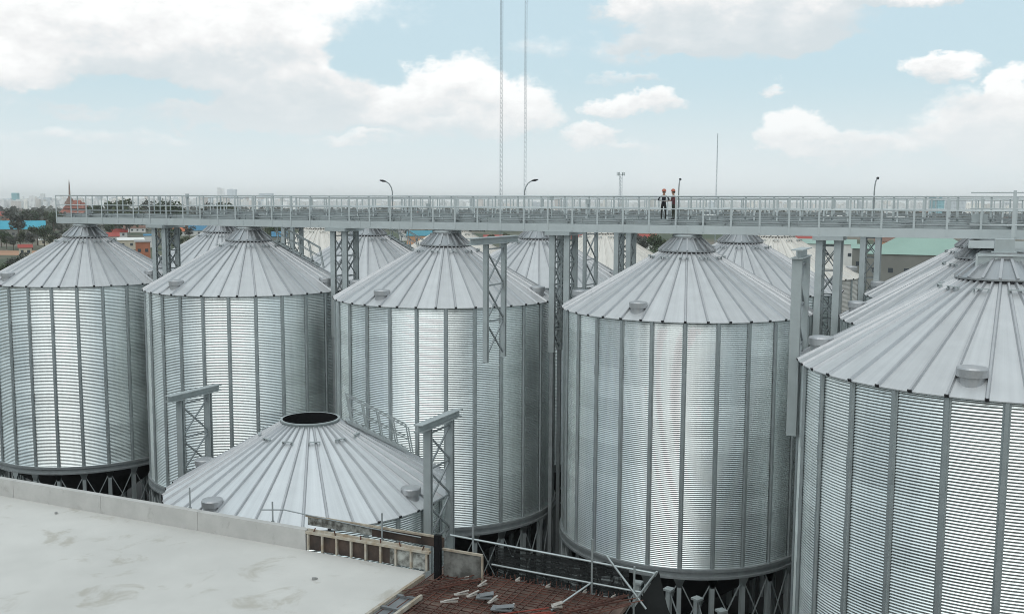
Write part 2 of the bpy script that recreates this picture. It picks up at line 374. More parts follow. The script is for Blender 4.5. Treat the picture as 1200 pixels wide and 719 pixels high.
def rail_stair_mesh():
    b = MB()                              # stair with handrails running down the roof at local angle 0
    ra, rb = 1.75, 4.7
    for s_ in (-.4, .4):
        for h_, w_ in ((.22, .12), (.85, .05), (1.45, .06)): b.bar((ra, s_, roof_z(ra, h_)), (rb, s_, roof_z(rb, h_)), .06 if h_ < .3 else w_, w_)
        for k in range(5):
            r = ra + (rb - ra) * k / 4; b.bar((r + .25, s_, roof_z(r, .05)), (r, s_, roof_z(r, 1.47)), .06)
    for k in range(11): r = ra + .05 + .28 * k; b.box((r, 0, roof_z(r, .24)), (.2, .78, .03))
    return b.mesh('roof_stair', M['steel'])

WALL = wall_mesh(ZR, ZE, 'wall', M['wall']); WALLC = wall_mesh(ZR, ZE, 'wall', M['creamwall'])
ROOF = roof_mesh([M['roof'], M['rib'], M['dark']], 1.2); ROOFL = roof_mesh([M['rooflow'], M['rib'], M['dark']], 1.36)
ROOFC = roof_mesh([M['cream'], M['cream'], M['dark']], 1.2)
CAP = cap_mesh([M['cap'], M['rib'], M['dark']]); CAPC = cap_mesh([M['cream'], M['dark'], M['dark']])
STF = stiffener_mesh(ZR, ZE - .03); RING = ring_mesh(); LEG = leg_mesh(); BRC = brace_mesh(); HOP = hopper_mesh(); VENT = vent_mesh(); LUG = lug_mesh(); STAIR = rail_stair_mesh()
ZLOW = 7.95
WALLL = wall_mesh(ZR, ZE - ZLOW, 'wall', M['wall']); STFL = stiffener_mesh(ZR, ZE - ZLOW - .03)
def inlet_mesh():
    b = MB(); b.box((0, 0, 23.62), (.62, .62, .5)); b.box((0, 0, 23.40), (.8, .8, .05)); b.rev([(.76, 23.36), (.62, 23.40)], 24)
    b.rev([(.84, 23.3), (.84, 23.36), (0.01, 23.37)], 32)
    return b.mesh('inlet_spout', M['steel'])
INLET = inlet_mesh()

def make_silo(name, label, i, j, kind='full', group='galvanised grain silos', stair=None):
    t = thing(name, label, 'silo', G(i, j, GR), RZ, group)
    low = kind == 'low'; dz = -ZLOW if low else 0
    mk('wall', WALLL if low else WALLC if kind == 'cream' else WALL, t)
    rf = mk('roof', ROOFL if low else ROOFC if kind == 'cream' else ROOF, t, loc=(0, 0, dz))
    if not low:
        mk('cap', CAPC if kind == 'cream' else CAP, rf); mk('inlet_spout', INLET, rf)
    else:
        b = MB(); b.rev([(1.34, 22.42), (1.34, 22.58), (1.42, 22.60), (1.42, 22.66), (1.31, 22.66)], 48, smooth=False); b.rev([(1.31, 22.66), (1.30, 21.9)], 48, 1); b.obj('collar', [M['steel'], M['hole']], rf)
        b = MB(); b.rev([(1.30, 22.0), (6.3, 19.15), (6.5, 19.0), (6.5, 15.0), (.01, 15.0)], 48); b.obj('interior_shade_shell', M['hole'], rf)  # black shell closing the hole: interior darkness put into its colour
    for a in ((353.4, 94.9, 187.2, 261.1) if low else (2.6, 94.9, 187.2, 261.1)):         # local azimuth of roof vents
        r = 6.0; v = mk('roof_vent', VENT, rf, loc=(r * math.cos(R_(a)), r * math.sin(R_(a)), roof_z(r, .05)))
    for k in range(12):
        a = R_(10 + 30 * k); r = 2.05 if not low else 2.4
        mk('lifting_bracket', LUG, rf, loc=(r * math.cos(a), r * math.sin(a), roof_z(r, .06)), rz=a)
    for k in range(NW): mk('stiffener', STFL if low else STF, t, rz=R_(OFF + 360 / NW * k))
    mk('ring_beam', RING, t)
    for k in range(NW): mk('leg', LEG, t, rz=R_(OFF + 360 / NW * k)); mk('brace', BRC, t, rz=R_(OFF + 360 / NW * k))
    mk('hopper', HOP, t)
    if stair is not None: mk('roof_stair', STAIR, rf, rz=R_(stair))
    return t
SILOS = [
 (1, 0, 'grey ribbed grain silo at the far left end of the front row under the walkway', 'full', None),
 (2, 0, 'grey ribbed grain silo under the walkway, right behind the low unfinished silo on its left', 'full', 30),
 (3, 0, 'grey ribbed grain silo under the walkway with an X-braced frame before its right side', 'full', None),
 (4, 0, 'large grey ribbed grain silo under the walkway directly below the two workers', 'full', None),
 (5, 0, 'grain silo at the right whose roof shows between the nearest silo and the walkway end', 'full', None),
 (5, -1, 'nearest and biggest ribbed grain silo, cut by the right edge of the picture', 'full', None),
 (1, 1, 'silo behind the walkway whose roof rises left of the second silo\'s peak', 'full', None),
 (2, 1, 'silo behind the walkway seen right of the three-post tower, with a dark roof stair', 'full', 20),
 (3, 1, 'silo behind the walkway whose roof shows behind the hanging X-braced frame', 'full', None),
 (4, 1, 'silo behind the walkway whose roof shows right of the big roof under the workers', 'full', None),
 (5, 1, 'rearmost of the three overlapping roofs at the right end of the walkway', 'full', None),
 (1, 2, 'cream roofed silo in the back row seen left of the three-post tower', 'cream', None),
 (2, 2, 'cream roofed back-row silo hidden mostly behind the third silo roof', 'cream', None),
 (3, 2, 'plain cream roofed silo in the back row between the middle lattice towers', 'cream', None),
 (4, 2, 'cream roofed silo in the back row just left of the right-hand columns', 'cream', None)]
for (i, j, lab, kind, stair) in SILOS:
    make_silo('grain_silo', lab, i, j, kind, 'cream roofed silos of the back row' if kind == 'cream' else 'galvanised grain silos', stair)
make_silo('grain_silo', 'low unfinished grain silo with a dark open hole in its pale roof', 3.03, -1, 'low', 'galvanised grain silos', 40)
# bare legs of the next silo
t = thing('silo_base', 'bare ring of silo legs with braces standing below the large silo', 'silo base', G(4, -1, GR), RZ)
for k in range(NW):
    mk('leg', LEG, t, rz=R_(OFF + 360 / NW * k)); mk('brace', BRC, t, rz=R_(OFF + 360 / NW * k))
    b = MB(); b.box((RW + .02, 0, 6.50), (.42, .42, .10)); mk('leg_cap', b.mesh('leg_cap', M['steel']), t, rz=R_(OFF + 360 / NW * k))

# ------------------------------------------------------------------ lattice towers and frames
def lattice_face(b, p0, p1, z0, z1, step, w=.05):
    n = max(1, round((z1 - z0) / step)); st_ = (z1 - z0) / n
    for k in range(n):
        a, c = z0 + k * st_, z0 + (k + 1) * st_
        b.bar((*p0, a), (*p1, c), w); b.bar((*p1, a), (*p0, c), w)
        b.bar((*p0, c), (*p1, c), w)
def tower(i, j, z0, z1, label, du=.90, dv=1.25, cw=.34, zl=None, group='lattice towers carrying the walkway'):
    t = thing('lattice_tower', label, 'tower', G(i, j, zl if zl is not None else z0), RZ, group); zb = zl if zl is not None else z0
    pts = [(-du / 2, -dv / 2), (du / 2, -dv / 2), (du / 2, dv / 2), (-du / 2, dv / 2)]
    for (x, y) in pts:
        b = MB()
        b.box((x, y, (z0 + z1) / 2 - zb), (cw, .03, z1 - z0)); b.box((x, y + .17, (z0 + z1) / 2 - zb), (cw, .03, z1 - z0)); b.box((x, y + .085, (z0 + z1) / 2 - zb), (.03, .14, z1 - z0))
        if zl is not None: b.box((x, y + .085, (z0 - zb) / 2), (.22, .16, z0 - zb), 1)
        b.obj('column', [M['steel'], M['steel2']], t)
    for k in range(4):
        b = MB(); p, q = pts[k], pts[(k + 1) % 4]; lattice_face(b, (p[0], p[1] + .085), (q[0], q[1] + .085), z0 - zb + .1, z1 - zb - .3, 1.25, .05); b.obj('lattice', M['lattice'], t)
    b = MB(); b.box((0, .08, z1 - zb + .10), (du + .6, dv + 1.0, .2)); b.obj('cap_beam', M['steel'], t)
    return t
tower(1.5, .01, -8.6, -1.76, 'lattice tower under the walkway between the first and second silo from the left', zl=GR)
tower(2.5, .01, -8.6, -1.76, 'lattice tower under the walkway between the second and third silo from the left', zl=GR)
tower(3.51, .01, -8.6, -1.76, 'lattice tower under the walkway between the third silo and the big silo below the workers', zl=GR)
tower(4.5, .01, -8.6, -1.76, 'lattice tower under the walkway right beside the big silo below the workers', zl=GR)
tower(1.5, 1, -8.6, -1.76, 'back-row lattice tower seen behind the roof of the second silo', zl=GR, group='lattice towers of the row behind')
tower(2.5, 1, -8.6, -1.76, 'back-row lattice tower hidden behind the peak of the third silo', zl=GR, group='lattice towers of the row behind')
tower(3.45, 1, -8.6, -1.76, 'back-row lattice tower before the red roofs and a dark tree', zl=GR, group='lattice towers of the row behind')
tower(4.565, 1, -8.6, -1.76, 'back-row tower before the green roofed warehouse', zl=GR, group='lattice towers of the row behind')
def frame(i, j, z0, z1, label, dv=2.1, cw=.36, beam=3.9, zl=None, xw=.07, cwd=.18):
    zb = z0 if zl is None else zl
    t = thing('braced_frame', label, 'steel frame', G(i, j, zb), RZ, 'X-braced two-column frames')
    for y in (-dv / 2, dv / 2):
        b = MB(); b.box((0, y - cwd / 2, (z0 + z1) / 2 - zb), (cw, .03, z1 - z0)); b.box((0, y + cwd / 2, (z0 + z1) / 2 - zb), (cw, .03, z1 - z0)); b.box((0, y, (z0 + z1) / 2 - zb), (.03, cwd, z1 - z0))
        if zl is not None: b.box((0, y, (z0 - zb) / 2), (.2, .16, z0 - zb))
        b.obj('column', M['steel'], t)
    b = MB(); lattice_face(b, (0, -dv / 2), (0, dv / 2), .2, z1 - zb - .25, 1.7, xw); b.obj('cross_brace', M['steel2'], t)
    b = MB(); b.box((0, 0, z1 - zb + .02), (.42, beam, .04)); b.box((0, 0, z1 - zb + .17), (.05, beam, .26)); b.box((0, 0, z1 - zb + .32), (.42, beam, .04)); b.obj('top_beam', M['steel'], t)
    return t
frame(3.5, -.6, -7.8, -1.95, 'slender X-braced frame hanging from the walkway in front of the third silo', cw=.24, beam=5.6)
frame(3.5, .36, -8.4, -1.6, 'dark X-braced frame behind the walkway left of the cream cone', cw=.2, beam=2.6)
frame(4.542, -1.0, -8.6, -1.95, 'tall wide column frame standing left of the nearest silo, its top below the walkway', cw=.36, beam=2.7, cwd=.2)
frame(2.49, -.93, GR, -10.1, 'short braced frame rising behind the left side of the low unfinished silo roof', beam=3.8)
frame(3.5, -1.0, GR, -9.9, 'braced frame rising at the right side of the low unfinished silo roof', beam=3.9)

# ------------------------------------------------------------------ walkway (local x along U from column 0.866, y along V)
I0 = .866; L = (6.6 - I0) * S
wk = thing('walkway', 'long elevated grey steel walkway with double handrails over the silo peaks', 'walkway', G(I0, 0, -1.55), RZ)
HW = .76
for s_ in (-1, 1):
    b = MB(); b.box((L / 2, s_ * HW, .225), (L, .012, .45)); b.box((L / 2, s_ * (HW - .04), .45), (L, .08, .012)); b.box((L / 2, s_ * (HW - .04), .0), (L, .08, .012))
    for q in range(int(L / 3)): b.box((2.2 + q * 3.0, s_ * (HW + .012), .225), (.03 if q % 2 else .34, .014, .40))
    b.obj('girder', M['walk'], wk)
    b = MB(); b.tube((0, s_ * HW, 2.02), (L, s_ * HW, 2.02), .036); b.obj('handrail', M['walk'], wk)
    b = MB(); b.tube((0, s_ * HW, 1.33), (L, s_ * HW, 1.33), .03); b.obj('middle_rail', M['walk'], wk)
PM = MB(); PM.box((0, 0, 1.04), (.10, .014, 1.92)); PM.box((-.04, .035, 1.04), (.014, .07, 1.92)); PM = PM.mesh('post', M['walk'])
n = int(L / 1.5) + 1
for k in range(n):
    for s_ in (-1, 1): 
        o = mk('post', PM, wk, loc=(.05 + k * 1.5 + (.45 if s_ > 0 else 0), s_ * (HW + .018), 0)); o.rotation_euler = (0, 0, 0 if s_ < 0 else math.pi)
b = MB(); b.box((L / 2, 0, .42), (L, 2 * HW - .1, .03)); 
for k in range(int(L / 1.5)): b.box((.6 + k * 1.5, 0, .32), (.10, 2 * HW - .1, .14), 0)
b.obj('deck', M['steel2'], wk)
b = MB(); b.box((L / 2, HW - .10, .92), (L, .16, .02)); b.box((L / 2, HW - .02, .96), (L, .014, .09)); b.box((L / 2, HW - .18, .96), (L, .014, .09)); b.obj('cable_tray', M['steel2'], wk)
b = MB(); b.tube((0, -HW + .12, .62), (L, -HW + .12, .62), .035); b.obj('conduit', M['steel2'], wk)
b = MB()
for z in (1.33, 2.02): b.tube((0, -HW, z), (0, HW, z), .025)
b.obj('end_rail', M['walk'], wk)
# conveyor
cv = thing('conveyor', 'long boxed grey chain conveyor lying along the middle of the walkway', 'conveyor', G(I0 + .03, 0, -1.11), RZ)
b = MB(); b.box((L / 2, 0, .17), (L, .52, .24)); b.box((L / 2, 0, .30), (L, .60, .02)); b.box((L / 2, 0, .045), (L, .60, .02))
for k in range(int(L / 3)): b.box((1.5 + 3 * k, 0, .18), (.05, .64, .28))
b.obj('casing', M['steel'], cv)
for k in range(int(L / 3)):
    b = MB(); x = .7 + 3 * k
    b.box((x, -.36, .14), (.06, .06, .28)); b.box((x, -.36, .29), (.42, .06, .05)); b.box((x + .36, -.36, .14), (.06, .06, .28))
    b.obj('support_foot', M['steel2'], cv)
for k in range(1, 7):
    b = MB(); x = (k - I0 - .03) * S; b.box((x + .9, -.44, .30), (.42, .2, .26)); b.box((x + .9, -.44, .46), (.26, .16, .06)); b.obj('slide_gate', M['steel2'], cv)
# hatches/pipes: small upright switch boxes beside the conveyor
for q, (i_, h_) in enumerate(((1.45, 1.5), (1.62, 1.7), (2.08, .9), (2.9, 1.1), (3.45, 1.6), (3.6, 1.4))):
    b = MB(); b.box((0, 0, h_ / 2), (.06, .06, h_)); b.box((0, -.06, h_ - .12), (.22, .12, .28))
    b.obj('switch_post', M['steel'], None, loc=G(i_, .038, -1.11), rz=RZ, label=('thin grey switch post on the walkway ' + ('near its left end, left one of two', 'near its left end, right one of two', 'above the second silo', 'before the third silo peak', 'over the lattice tower left of the workers', 'between that lattice tower and the workers')[q]), cat='switch post', group='switch posts on the walkway')
# landing over the nearest row at the right
ld = thing('landing', 'raised landing platform with thicker handrail posts at the right end of the walkway', 'platform', G(4.935, -.13, -2.35), RZ)
b = MB(); b.box((2.6, 0, .60), (5.2, .012, .32)); b.box((2.6, .9, .42), (5.2, 1.8, .05)); b.box((.006, .9, .6), (.012, 1.8, .32)); b.obj('floor', M['walk'], ld)
b = MB(); b.box((3.2, .02, .22), (4.0, .012, .44)); b.obj('skirt', M['steel'], ld)
b = MB()
for z in (3.0, 2.25, 1.5): b.tube((0, -.02, z), (5.2, -.02, z), .03)
b.obj('handrail', M['walk'], ld)
for x in (1.85, 3.9):
    b = MB(); b.box((x, -.03, 1.85), (.14, .03, 2.5)); b.obj('post', M['walk'], ld)
b = MB(); b.box((.45, 1.7, 1.78), (.7, .4, .42)); b.obj('drive_housing', M['steel'], ld)
# inlet box on the nearest silo
ib = thing('inlet_box', 'square steel inlet box on the peak of the nearest silo', 'inlet box', G(5, -1, -2.22), RZ)
b = MB(); b.box((.0, 0, .28), (1.7, 1.5, .44)); b.obj('casing', M['steel'], ib)
for x in (-.87, .87):
    b = MB(); b.box((x, -.76, .29), (.07, .07, .58)); b.obj('corner_post', M['walk'], ib)
b = MB(); b.box((0, -.77, .54), (1.75, .05, .05)); b.box((0, -.77, .04), (1.75, .05, .05)); b.obj('edge_bar', M['walk'], ib)

w2 = copy_tree(wk); w2.location = G(I0, 1, -1.55); w2['label'] = 'second walkway behind the front one, its rails showing through over the middle silo row'
w3 = copy_tree(wk); w3.location = G(I0, 2, -1.55); w3['label'] = 'rearmost walkway over the cream roofed back row, barely seen through the front rails'
for w_ in (wk, w2, w3): w_['group'] = 'walkways over the silo rows'
c2 = copy_tree(cv); c2.location = G(I0 + .03, 1, -1.11); c2['label'] = 'boxed conveyor on the second walkway, behind the front one'; cv['group'] = c2['group'] = 'chain conveyors on the walkways'
# lamps on the walkway
for i_, az_, lab in ((2.715, 3.6, 'street lamp on the walkway left of the two tall masts, head turned left'), (3.325, .4, 'street lamp on the walkway just right of the two tall masts'),
                 (3.95, 1.4, 'street lamp on the walkway beside the two workers'), (4.635, 1.2, 'street lamp on the walkway at the right, above the row of columns')):
    t = thing('street_lamp', lab, 'street lamp', G(i_, .058, -.95), 0, 'lamps along the walkway')
    d = Vector((math.cos(az_), math.sin(az_) * .4, 0)); b = MB(); pts = [Vector((0, 0, 0)), Vector((0, 0, 1.7)), Vector((0, 0, 1.95)) + d * .06, Vector((0, 0, 2.2)) + d * .22, Vector((0, 0, 2.34)) + d * .45]
    for p, q in zip(pts, pts[1:]): b.tube(p, q, .035)
    b.obj('pole', M['steel2'], t)
    b = MB(); a_, c_ = pts[-1], pts[-1] + d * .42 + Vector((0, 0, .08)); b.tube(a_, a_ * .5 + c_ * .5, .04, 10, 0, .075); b.tube(a_ * .5 + c_ * .5, c_, .075, 10, 0, .03); b.obj('lamp_head', M['hopper'], t)

# ------------------------------------------------------------------ workers
M['skin'] = mat('skin', (.42, .25, .17), .6); M['jacket'] = mat('navy_jacket', (.02, .022, .028), .85, vary=.2, vscale=6)
M['trouser'] = mat('dark_trousers', (.035, .035, .032), .9, vary=.2, vscale=6); M['trouser2'] = mat('olive_trousers', (.05, .055, .04), .9, vary=.2, vscale=6)
M['helmet'] = mat('orange_helmet', (.42, .12, .07), .4); M['shirt'] = mat('reddish_shirt', (.13, .045, .05), .85); M['hair'] = mat('black_hair', (.01, .01, .01), .6)
M['paper'] = mat('white_paper', (.8, .8, .8), .8); M['boot'] = mat('black_boot', (.015, .015, .015), .6); M['eye'] = mat('eye_dark', (.01, .01, .01), .3)
def skinned(name, pts, edges, mats, parent, mfun=None, sub=1):
    me = bpy.data.meshes.new(name); me.from_pydata([p[:3] for p in pts], edges, [])
    for m in mats: me.materials.append(m)
    o = bpy.data.objects.new(name, me); COL.objects.link(o); o.parent = parent
    md = o.modifiers.new('skin', 'SKIN'); md.use_smooth_shade = True; md.branch_smoothing = .3
    sk = me.skin_vertices[0].data
    for q, p in zip(sk, pts): q.radius = (p[3], p[4] if len(p) > 4 else p[3])
    sk[0].use_root = True
    s_ = o.modifiers.new('sub', 'SUBSURF'); s_.levels = sub; s_.render_levels = sub
    dg = bpy.context.evaluated_depsgraph_get(); me2 = bpy.data.meshes.new_from_object(o.evaluated_get(dg))
    o.modifiers.clear(); o.data = me2
    if mfun:
        for p in me2.polygons: p.material_index = mfun(p.center)
    for p in me2.polygons: p.use_smooth = True
    return o
def worker(loc, rz, label, top, trou, arms, lean):
    t = thing('person', label, 'person', loc, rz, 'workers on the walkway')
    t.scale = (.88,) * 3; t['category'] = 'person'
    # faces local -y; height 1.78 + helmet
    P = []; E = []
    def a(x, y, z, r, r2=None, par=None):
        P.append((x, y - lean * max(0, z - .95), z, r, r2 or r)); 
        if par is not None: E.append((par, len(P) - 1))
        return len(P) - 1
    pel = a(0, 0, .98, .15, .11); wa = a(0, 0, 1.15, .135, .10, pel); ch = a(0, 0, 1.36, .165, .11, wa); sh = a(0, 0, 1.47, .10, .08, ch)
    nk = a(0, -.01, 1.55, .055, .055, sh); hb = a(0, -.02, 1.64, .075, .09, nk); hd = a(0, -.02, 1.73, .078, .095, hb); a(0, -.02, 1.79, .05, .06, hd)
    for s_ in (-1, 1):
        h = a(s_ * .10, 0, .90, .085, .09, pel); k = a(s_ * .12, -.03, .50, .06, .065, h); c = a(s_ * .13, .0, .32, .052, .056, k); f = a(s_ * .13, .02, .08, .04, .045, c)
        a(s_ * .15, -.14, .045, .04, .03, f)
        u = a(s_ * .21, 0, 1.45, .06, .06, sh); el_, wr = arms[0 if s_ < 0 else 1]
        e = a(s_ * .21 + el_[0], el_[1], el_[2], .042, .042, u); w = a(wr[0], wr[1], wr[2], .028, .024, e)
        fw = Vector(wr) - Vector((s_ * .21 + el_[0], el_[1], el_[2])); fw.normalize(); sd_ = fw.cross(Vector((0, 0, 1))).normalized()
        pm = a(*(Vector(wr) + fw * .07), .034, .016, w)
        for q, ln in ((-1.5, .065), (-.5, .08), (.5, .075), (1.5, .06)):
            m1 = Vector(wr) + fw * .12 + sd_ * q * .02; m2 = m1 + fw * ln * .6 + Vector((0, 0, -.02)); 
            i1 = a(*m1, .009, .009, pm); a(*m2, .008, .008, i1)
        th = Vector(wr) + fw * .05 - sd_ * s_ * .05 + Vector((0, 0, .01)); i1 = a(*th, .010, .010, w); a(*(th + fw * .04), .009, .009, i1)
    def mf(c):
        zz = c.z
        wrists = [Vector(arms[0][1]), Vector(arms[1][1])]
        if any((Vector((c.x, c.y + lean * max(0, c.z - .95), c.z)) - w).length < .05 or (abs(c.x) < 9 and (Vector((c.x, c.y + lean * max(0, c.z - .95), c.z)) - w).length < .2 and c.y + lean * max(0, c.z - .95) < w.y - .01) for w in wrists): return 1
        if zz > 1.52: return 1
        if zz < .10: return 3
        if zz < .96 and abs(c.x) < .26 and c.y > -.3: return 2
        return 0
    skinned('body', P, E, [top, M['skin'], trou, M['boot']], t, mf, 2)
    oy = -lean * .78
    b = MB(); b.rev([(.135, 1.755), (.13, 1.80), (.115, 1.86), (.075, 1.905), (.01, 1.92)], 20, c=(0, oy - .02)); b.rev([(.155, 1.752), (.155, 1.762), (.13, 1.768)], 20, c=(0, oy - .03)); b.obj('helmet', M['helmet'], t)
    b = MB()
    for s_ in (-1, 1): b.tube((s_ * .032, oy - .115, 1.715), (s_ * .032, oy - .122, 1.715), .011, 8)
    b.obj('eyes', M['eye'], t)
    b = MB(); b.bar((0, oy - .11, 1.71), (0, oy - .135, 1.665), .022, .02); b.bar((-.022, oy - .108, 1.635), (.022, oy - .108, 1.635), .01, .01, 1)
    for s_ in (-1, 1): b.bar((s_ * .082, oy - .02, 1.66), (s_ * .086, oy - .02, 1.72), .02, .035)
    b.obj('face', [M['skin'], M['shirt']], t)
    b = MB(); b.rev([(.088, 1.65), (.098, 1.70), (.1, 1.76)], 16, c=(0, oy + .012)); b.obj('hair', M['hair'], t)
    return t
worker(G(3.912, -.010, -.80), RZ + .35, 'worker in dark navy jacket and orange helmet leaning on the rail, left of two', M['jacket'], M['trouser'],
       (((-.16, -.10, 1.22), (-.20, -.36, 1.16)), ((.12, -.12, 1.22), (.10, -.38, 1.16))), .12)
worker(G(3.95, -.008, -.80), RZ - .9, 'worker in an orange helmet and reddish shirt standing right of the other worker', M['shirt'], M['trouser2'],
       (((-.04, -.05, 1.18), (-.16, -.30, 1.14)), ((.06, -.10, 1.20), (.10, -.30, 1.16))), .06)
b = MB(); b.box((0, 0, 0), (.60, .34, .012)); b.obj('drawing_sheet', M['paper'], None, loc=G(3.918, -.040, .23), rz=RZ, label='white paper drawing held by the workers at the handrail', cat='paper')

# ------------------------------------------------------------------ concrete building we stand on
JP = -2.222
bl = thing('concrete_building', 'pale flat concrete roof slab with a low parapet in the left foreground', 'building', G(4.125, JP, GR), RZ)
LX, LY = 60.0, 34.0                        # slab runs to -x and -y
b = MB()
b.box((-LX / 2, -LY / 2, 16.0 - .20), (LX, LY, .40)); b.obj('roof_slab', M['concrete'], bl)
b = MB(); b.box((-LX / 2 - .2, -LY / 2 - .2, 7.8 - .01), (LX - .9, LY - .9, 15.6)); b.obj('wall', M['oldwall'], bl)
PL = (3.887 - 4.125) * S
b = MB()
x = PL; k = 0
while x > -LX:                             # cast in lengths with fine joints
    w = 3.6; b.box((x - w / 2, .09, 16.26), (w - .012, .18, .56)); x -= w
b.obj('parapet', M['upstand'], bl)
b = MB(); b.box(((PL - LX) / 2, .09, 16.25), (LX + PL - .1, .15, .50)); b.obj('parapet_core', M['upstand'], bl)
# debris and puddle marks on slab are in its material; loose bits:
rnd = random.Random(3)
for k, (px_, jj) in enumerate(((3.15, -2.25), (3.33, -2.26), (3.98, -2.33))):
    b = MB(); w = rnd.uniform(.06, .12); b.box((0, 0, .03), (w, w * .6, .05)); b.box((w * .5, .02, .02), (w * .7, .05, .03), 0, .6)
    b.obj('rubble', M['oldwall'], None, loc=G(px_, jj, -8.998), rz=rnd.uniform(0, 3), label='small lump of dry mortar lying on the pale slab', cat='rubble', group='mortar lumps scattered on the slab')
# formwork along the unfinished parapet
f0 = 3.888; FL = (4.128 - f0) * S
fw = thing('parapet_formwork', 'dark stained plywood parapet formwork with pale timber battens at the slab edge', 'formwork', G(f0, JP, -9.0), RZ)
b = MB(); b.box((FL / 2, .10, .22), (FL, .02, .44)); b.obj('plywood', M['ply'], fw)
b = MB(); b.box((FL * .84, .085, .21), (FL * .30, .012, .40)); b.obj('mottled_panel', M['plymot'], fw)
for k in range(9):
    b = MB(); b.box((.04 + k * (FL - .08) / 8, .05, .22), (.05, .07, .44)); b.obj('batten', M['timberp'], fw)
b = MB(); b.box((FL / 2, .06, .475), (FL + .1, .12, .06)); b.box((FL / 2, .11, .53), (FL, .04, .05)); b.obj('waler', M['timberp'], fw)
for k in range(6):
    b = MB(); x = .3 + k * .62 + rnd.uniform(-.1, .1); b.bar((x, .06, .50), (x + rnd.uniform(-.05, .08), .05, .62), .022); b.obj('form_tie', M['rust'], fw)
t = thing('edge_board', 'dirty white and black plywood board standing behind the parapet formwork', 'board', G(3.868, JP + .035, -9.0), RZ)
b = MB(); b.box((1.0, 0, .62), (2.0, .03, .26)); b.obj('pale_board', M['plymot'], t)
b = MB(); b.box((3.05, 0, .60), (2.1, .03, .26)); b.obj('dark_board', M['ply'], t)
b = MB(); b.box((2.0, -.03, .74), (4.1, .05, .05)); b.obj('top_strip', M['timber'], t)
t = thing('shutter_panel', 'mottled grey plywood shutter panel beside the dark upright post', 'panel', G(4.158, JP, -9.1), RZ)
b = MB(); b.box((.5, .08, .36), (1.06, .03, .72)); b.obj('sheet', mat('worn_shutter', (.20, .20, .185), .85, 0, base2=(.07, .068, .06), vscale=3.5, bump=.3), t)
b = MB(); b.box((.5, .05, .73), (1.08, .06, .05)); b.box((1.03, .05, .36), (.04, .05, .7)); b.obj('trim', M['timber'], t)
b = MB(); b.box((0, 0, .55), (.16, .12, 1.1)); b.box((.0, -.06, .55), (.10, .02, 1.1)); b.obj('upright_post', M['hole'], None, loc=G(4.150, JP - .004, -9.1), rz=RZ + .1, label='black upright post between the formwork and the mottled panel', cat='post')
# upright rods on the parapet
for k, (i_, zt) in enumerate(((3.612, -7.92), (3.802, -7.95), (4.03, -7.8), (4.202, -7.73))):
    b = MB(); b.tube((0, 0, 0), (0, 0, zt + 9.0), .022); b.tube((0, 0, .45), (.0, 0, .52), .045)
    b.obj('rod', M['steel2'], None, loc=G(i_, JP + .02, -9.0), label='thin upright steel rod ' + ('on the parapet before the left of the low silo roof', 'on the parapet where the cable starts', 'before the low silo wall', 'just right of the black post')[k], cat='rod', group='rods standing along the parapet')
b = MB(); pp = [(3.77, -8.28), (3.82, -8.18), (3.9, -8.24), (4.0, -8.30), (4.1, -8.33)]
for (a_, za), (c_, zc_) in zip(pp, pp[1:]): b.tube(G(a_, JP + .03, za), G(c_, JP + .03, zc_), .016, 6)
b.obj('cable', M['steel2'], label='thin grey cable sagging along the top of the parapet', cat='cable')

# rebar deck, lower bay to the right
dk = thing('rebar_deck', 'rust brown formwork deck covered with a mat of rusty rebar', 'deck', G(4.135, JP + .04, -9.1), RZ)
DX, DY = 4.9, 16.0
b = MB(); b.box((DX / 2, -DY / 2, -.05), (DX, DY, .10)); b.obj('formwork', M['rustdeck'], dk)
b = MB()
for k in range(int(DY / .16)): b.bar((.05 + rnd.uniform(0, .3), -.1 - k * .16 + rnd.uniform(-.05, .05), .05), (DX - .05 - rnd.uniform(0, .5), -.1 - k * .16 + rnd.uniform(-.05, .05), .05), .02)
b.obj('rebar_across', M['rust'], dk)
b = MB()
for k in range(int(DX / .2)): b.bar((.1 + k * .2 + rnd.uniform(-.06, .06), -.05, .085), (.1 + k * .2 + rnd.uniform(-.06, .06), -DY, .085), .02)
b.obj('rebar_along', M['rust'], dk)
for k in range(40):
    b = MB(); x = .1 + k * .12 + rnd.uniform(-.03, .03); b.bar((x, -.06, .05), (x + rnd.uniform(-.03, .03), -.04, rnd.uniform(.12, .2)), .016); b.obj('starter_bar', M['rust'], dk)
for k, (x, y, rz_, n_, lab) in enumerate(((2.9, -2.2, .75, 10, 'bundle of reddish rebar lying across the middle of the deck'), (4.55, -1.0, .95, 7, 'bundle of rusty rebar at the right end of the deck'), (.75, -1.4, 1.0, 6, 'bundle of rusty rebar next to the slab edge'))):
    b = MB()
    for q in range(n_): o_ = rnd.uniform(-.22, .22); h_ = rnd.uniform(.02, .12); b.bar((-.9 + rnd.uniform(-.2, .2), o_, h_), (.9 + rnd.uniform(-.2, .2), o_ + rnd.uniform(-.12, .12), h_), .018)
    p = G(4.135, JP + .04, -8.985) + U * x + V * y
    b.obj('rebar_bundle', mat('bright_rust', (.22, .04, .025), .85) if k == 0 else M['rust'], loc=p, rz=RZ + rz_, label=lab, cat='rebar bundle', group='rebar bundles on the deck')
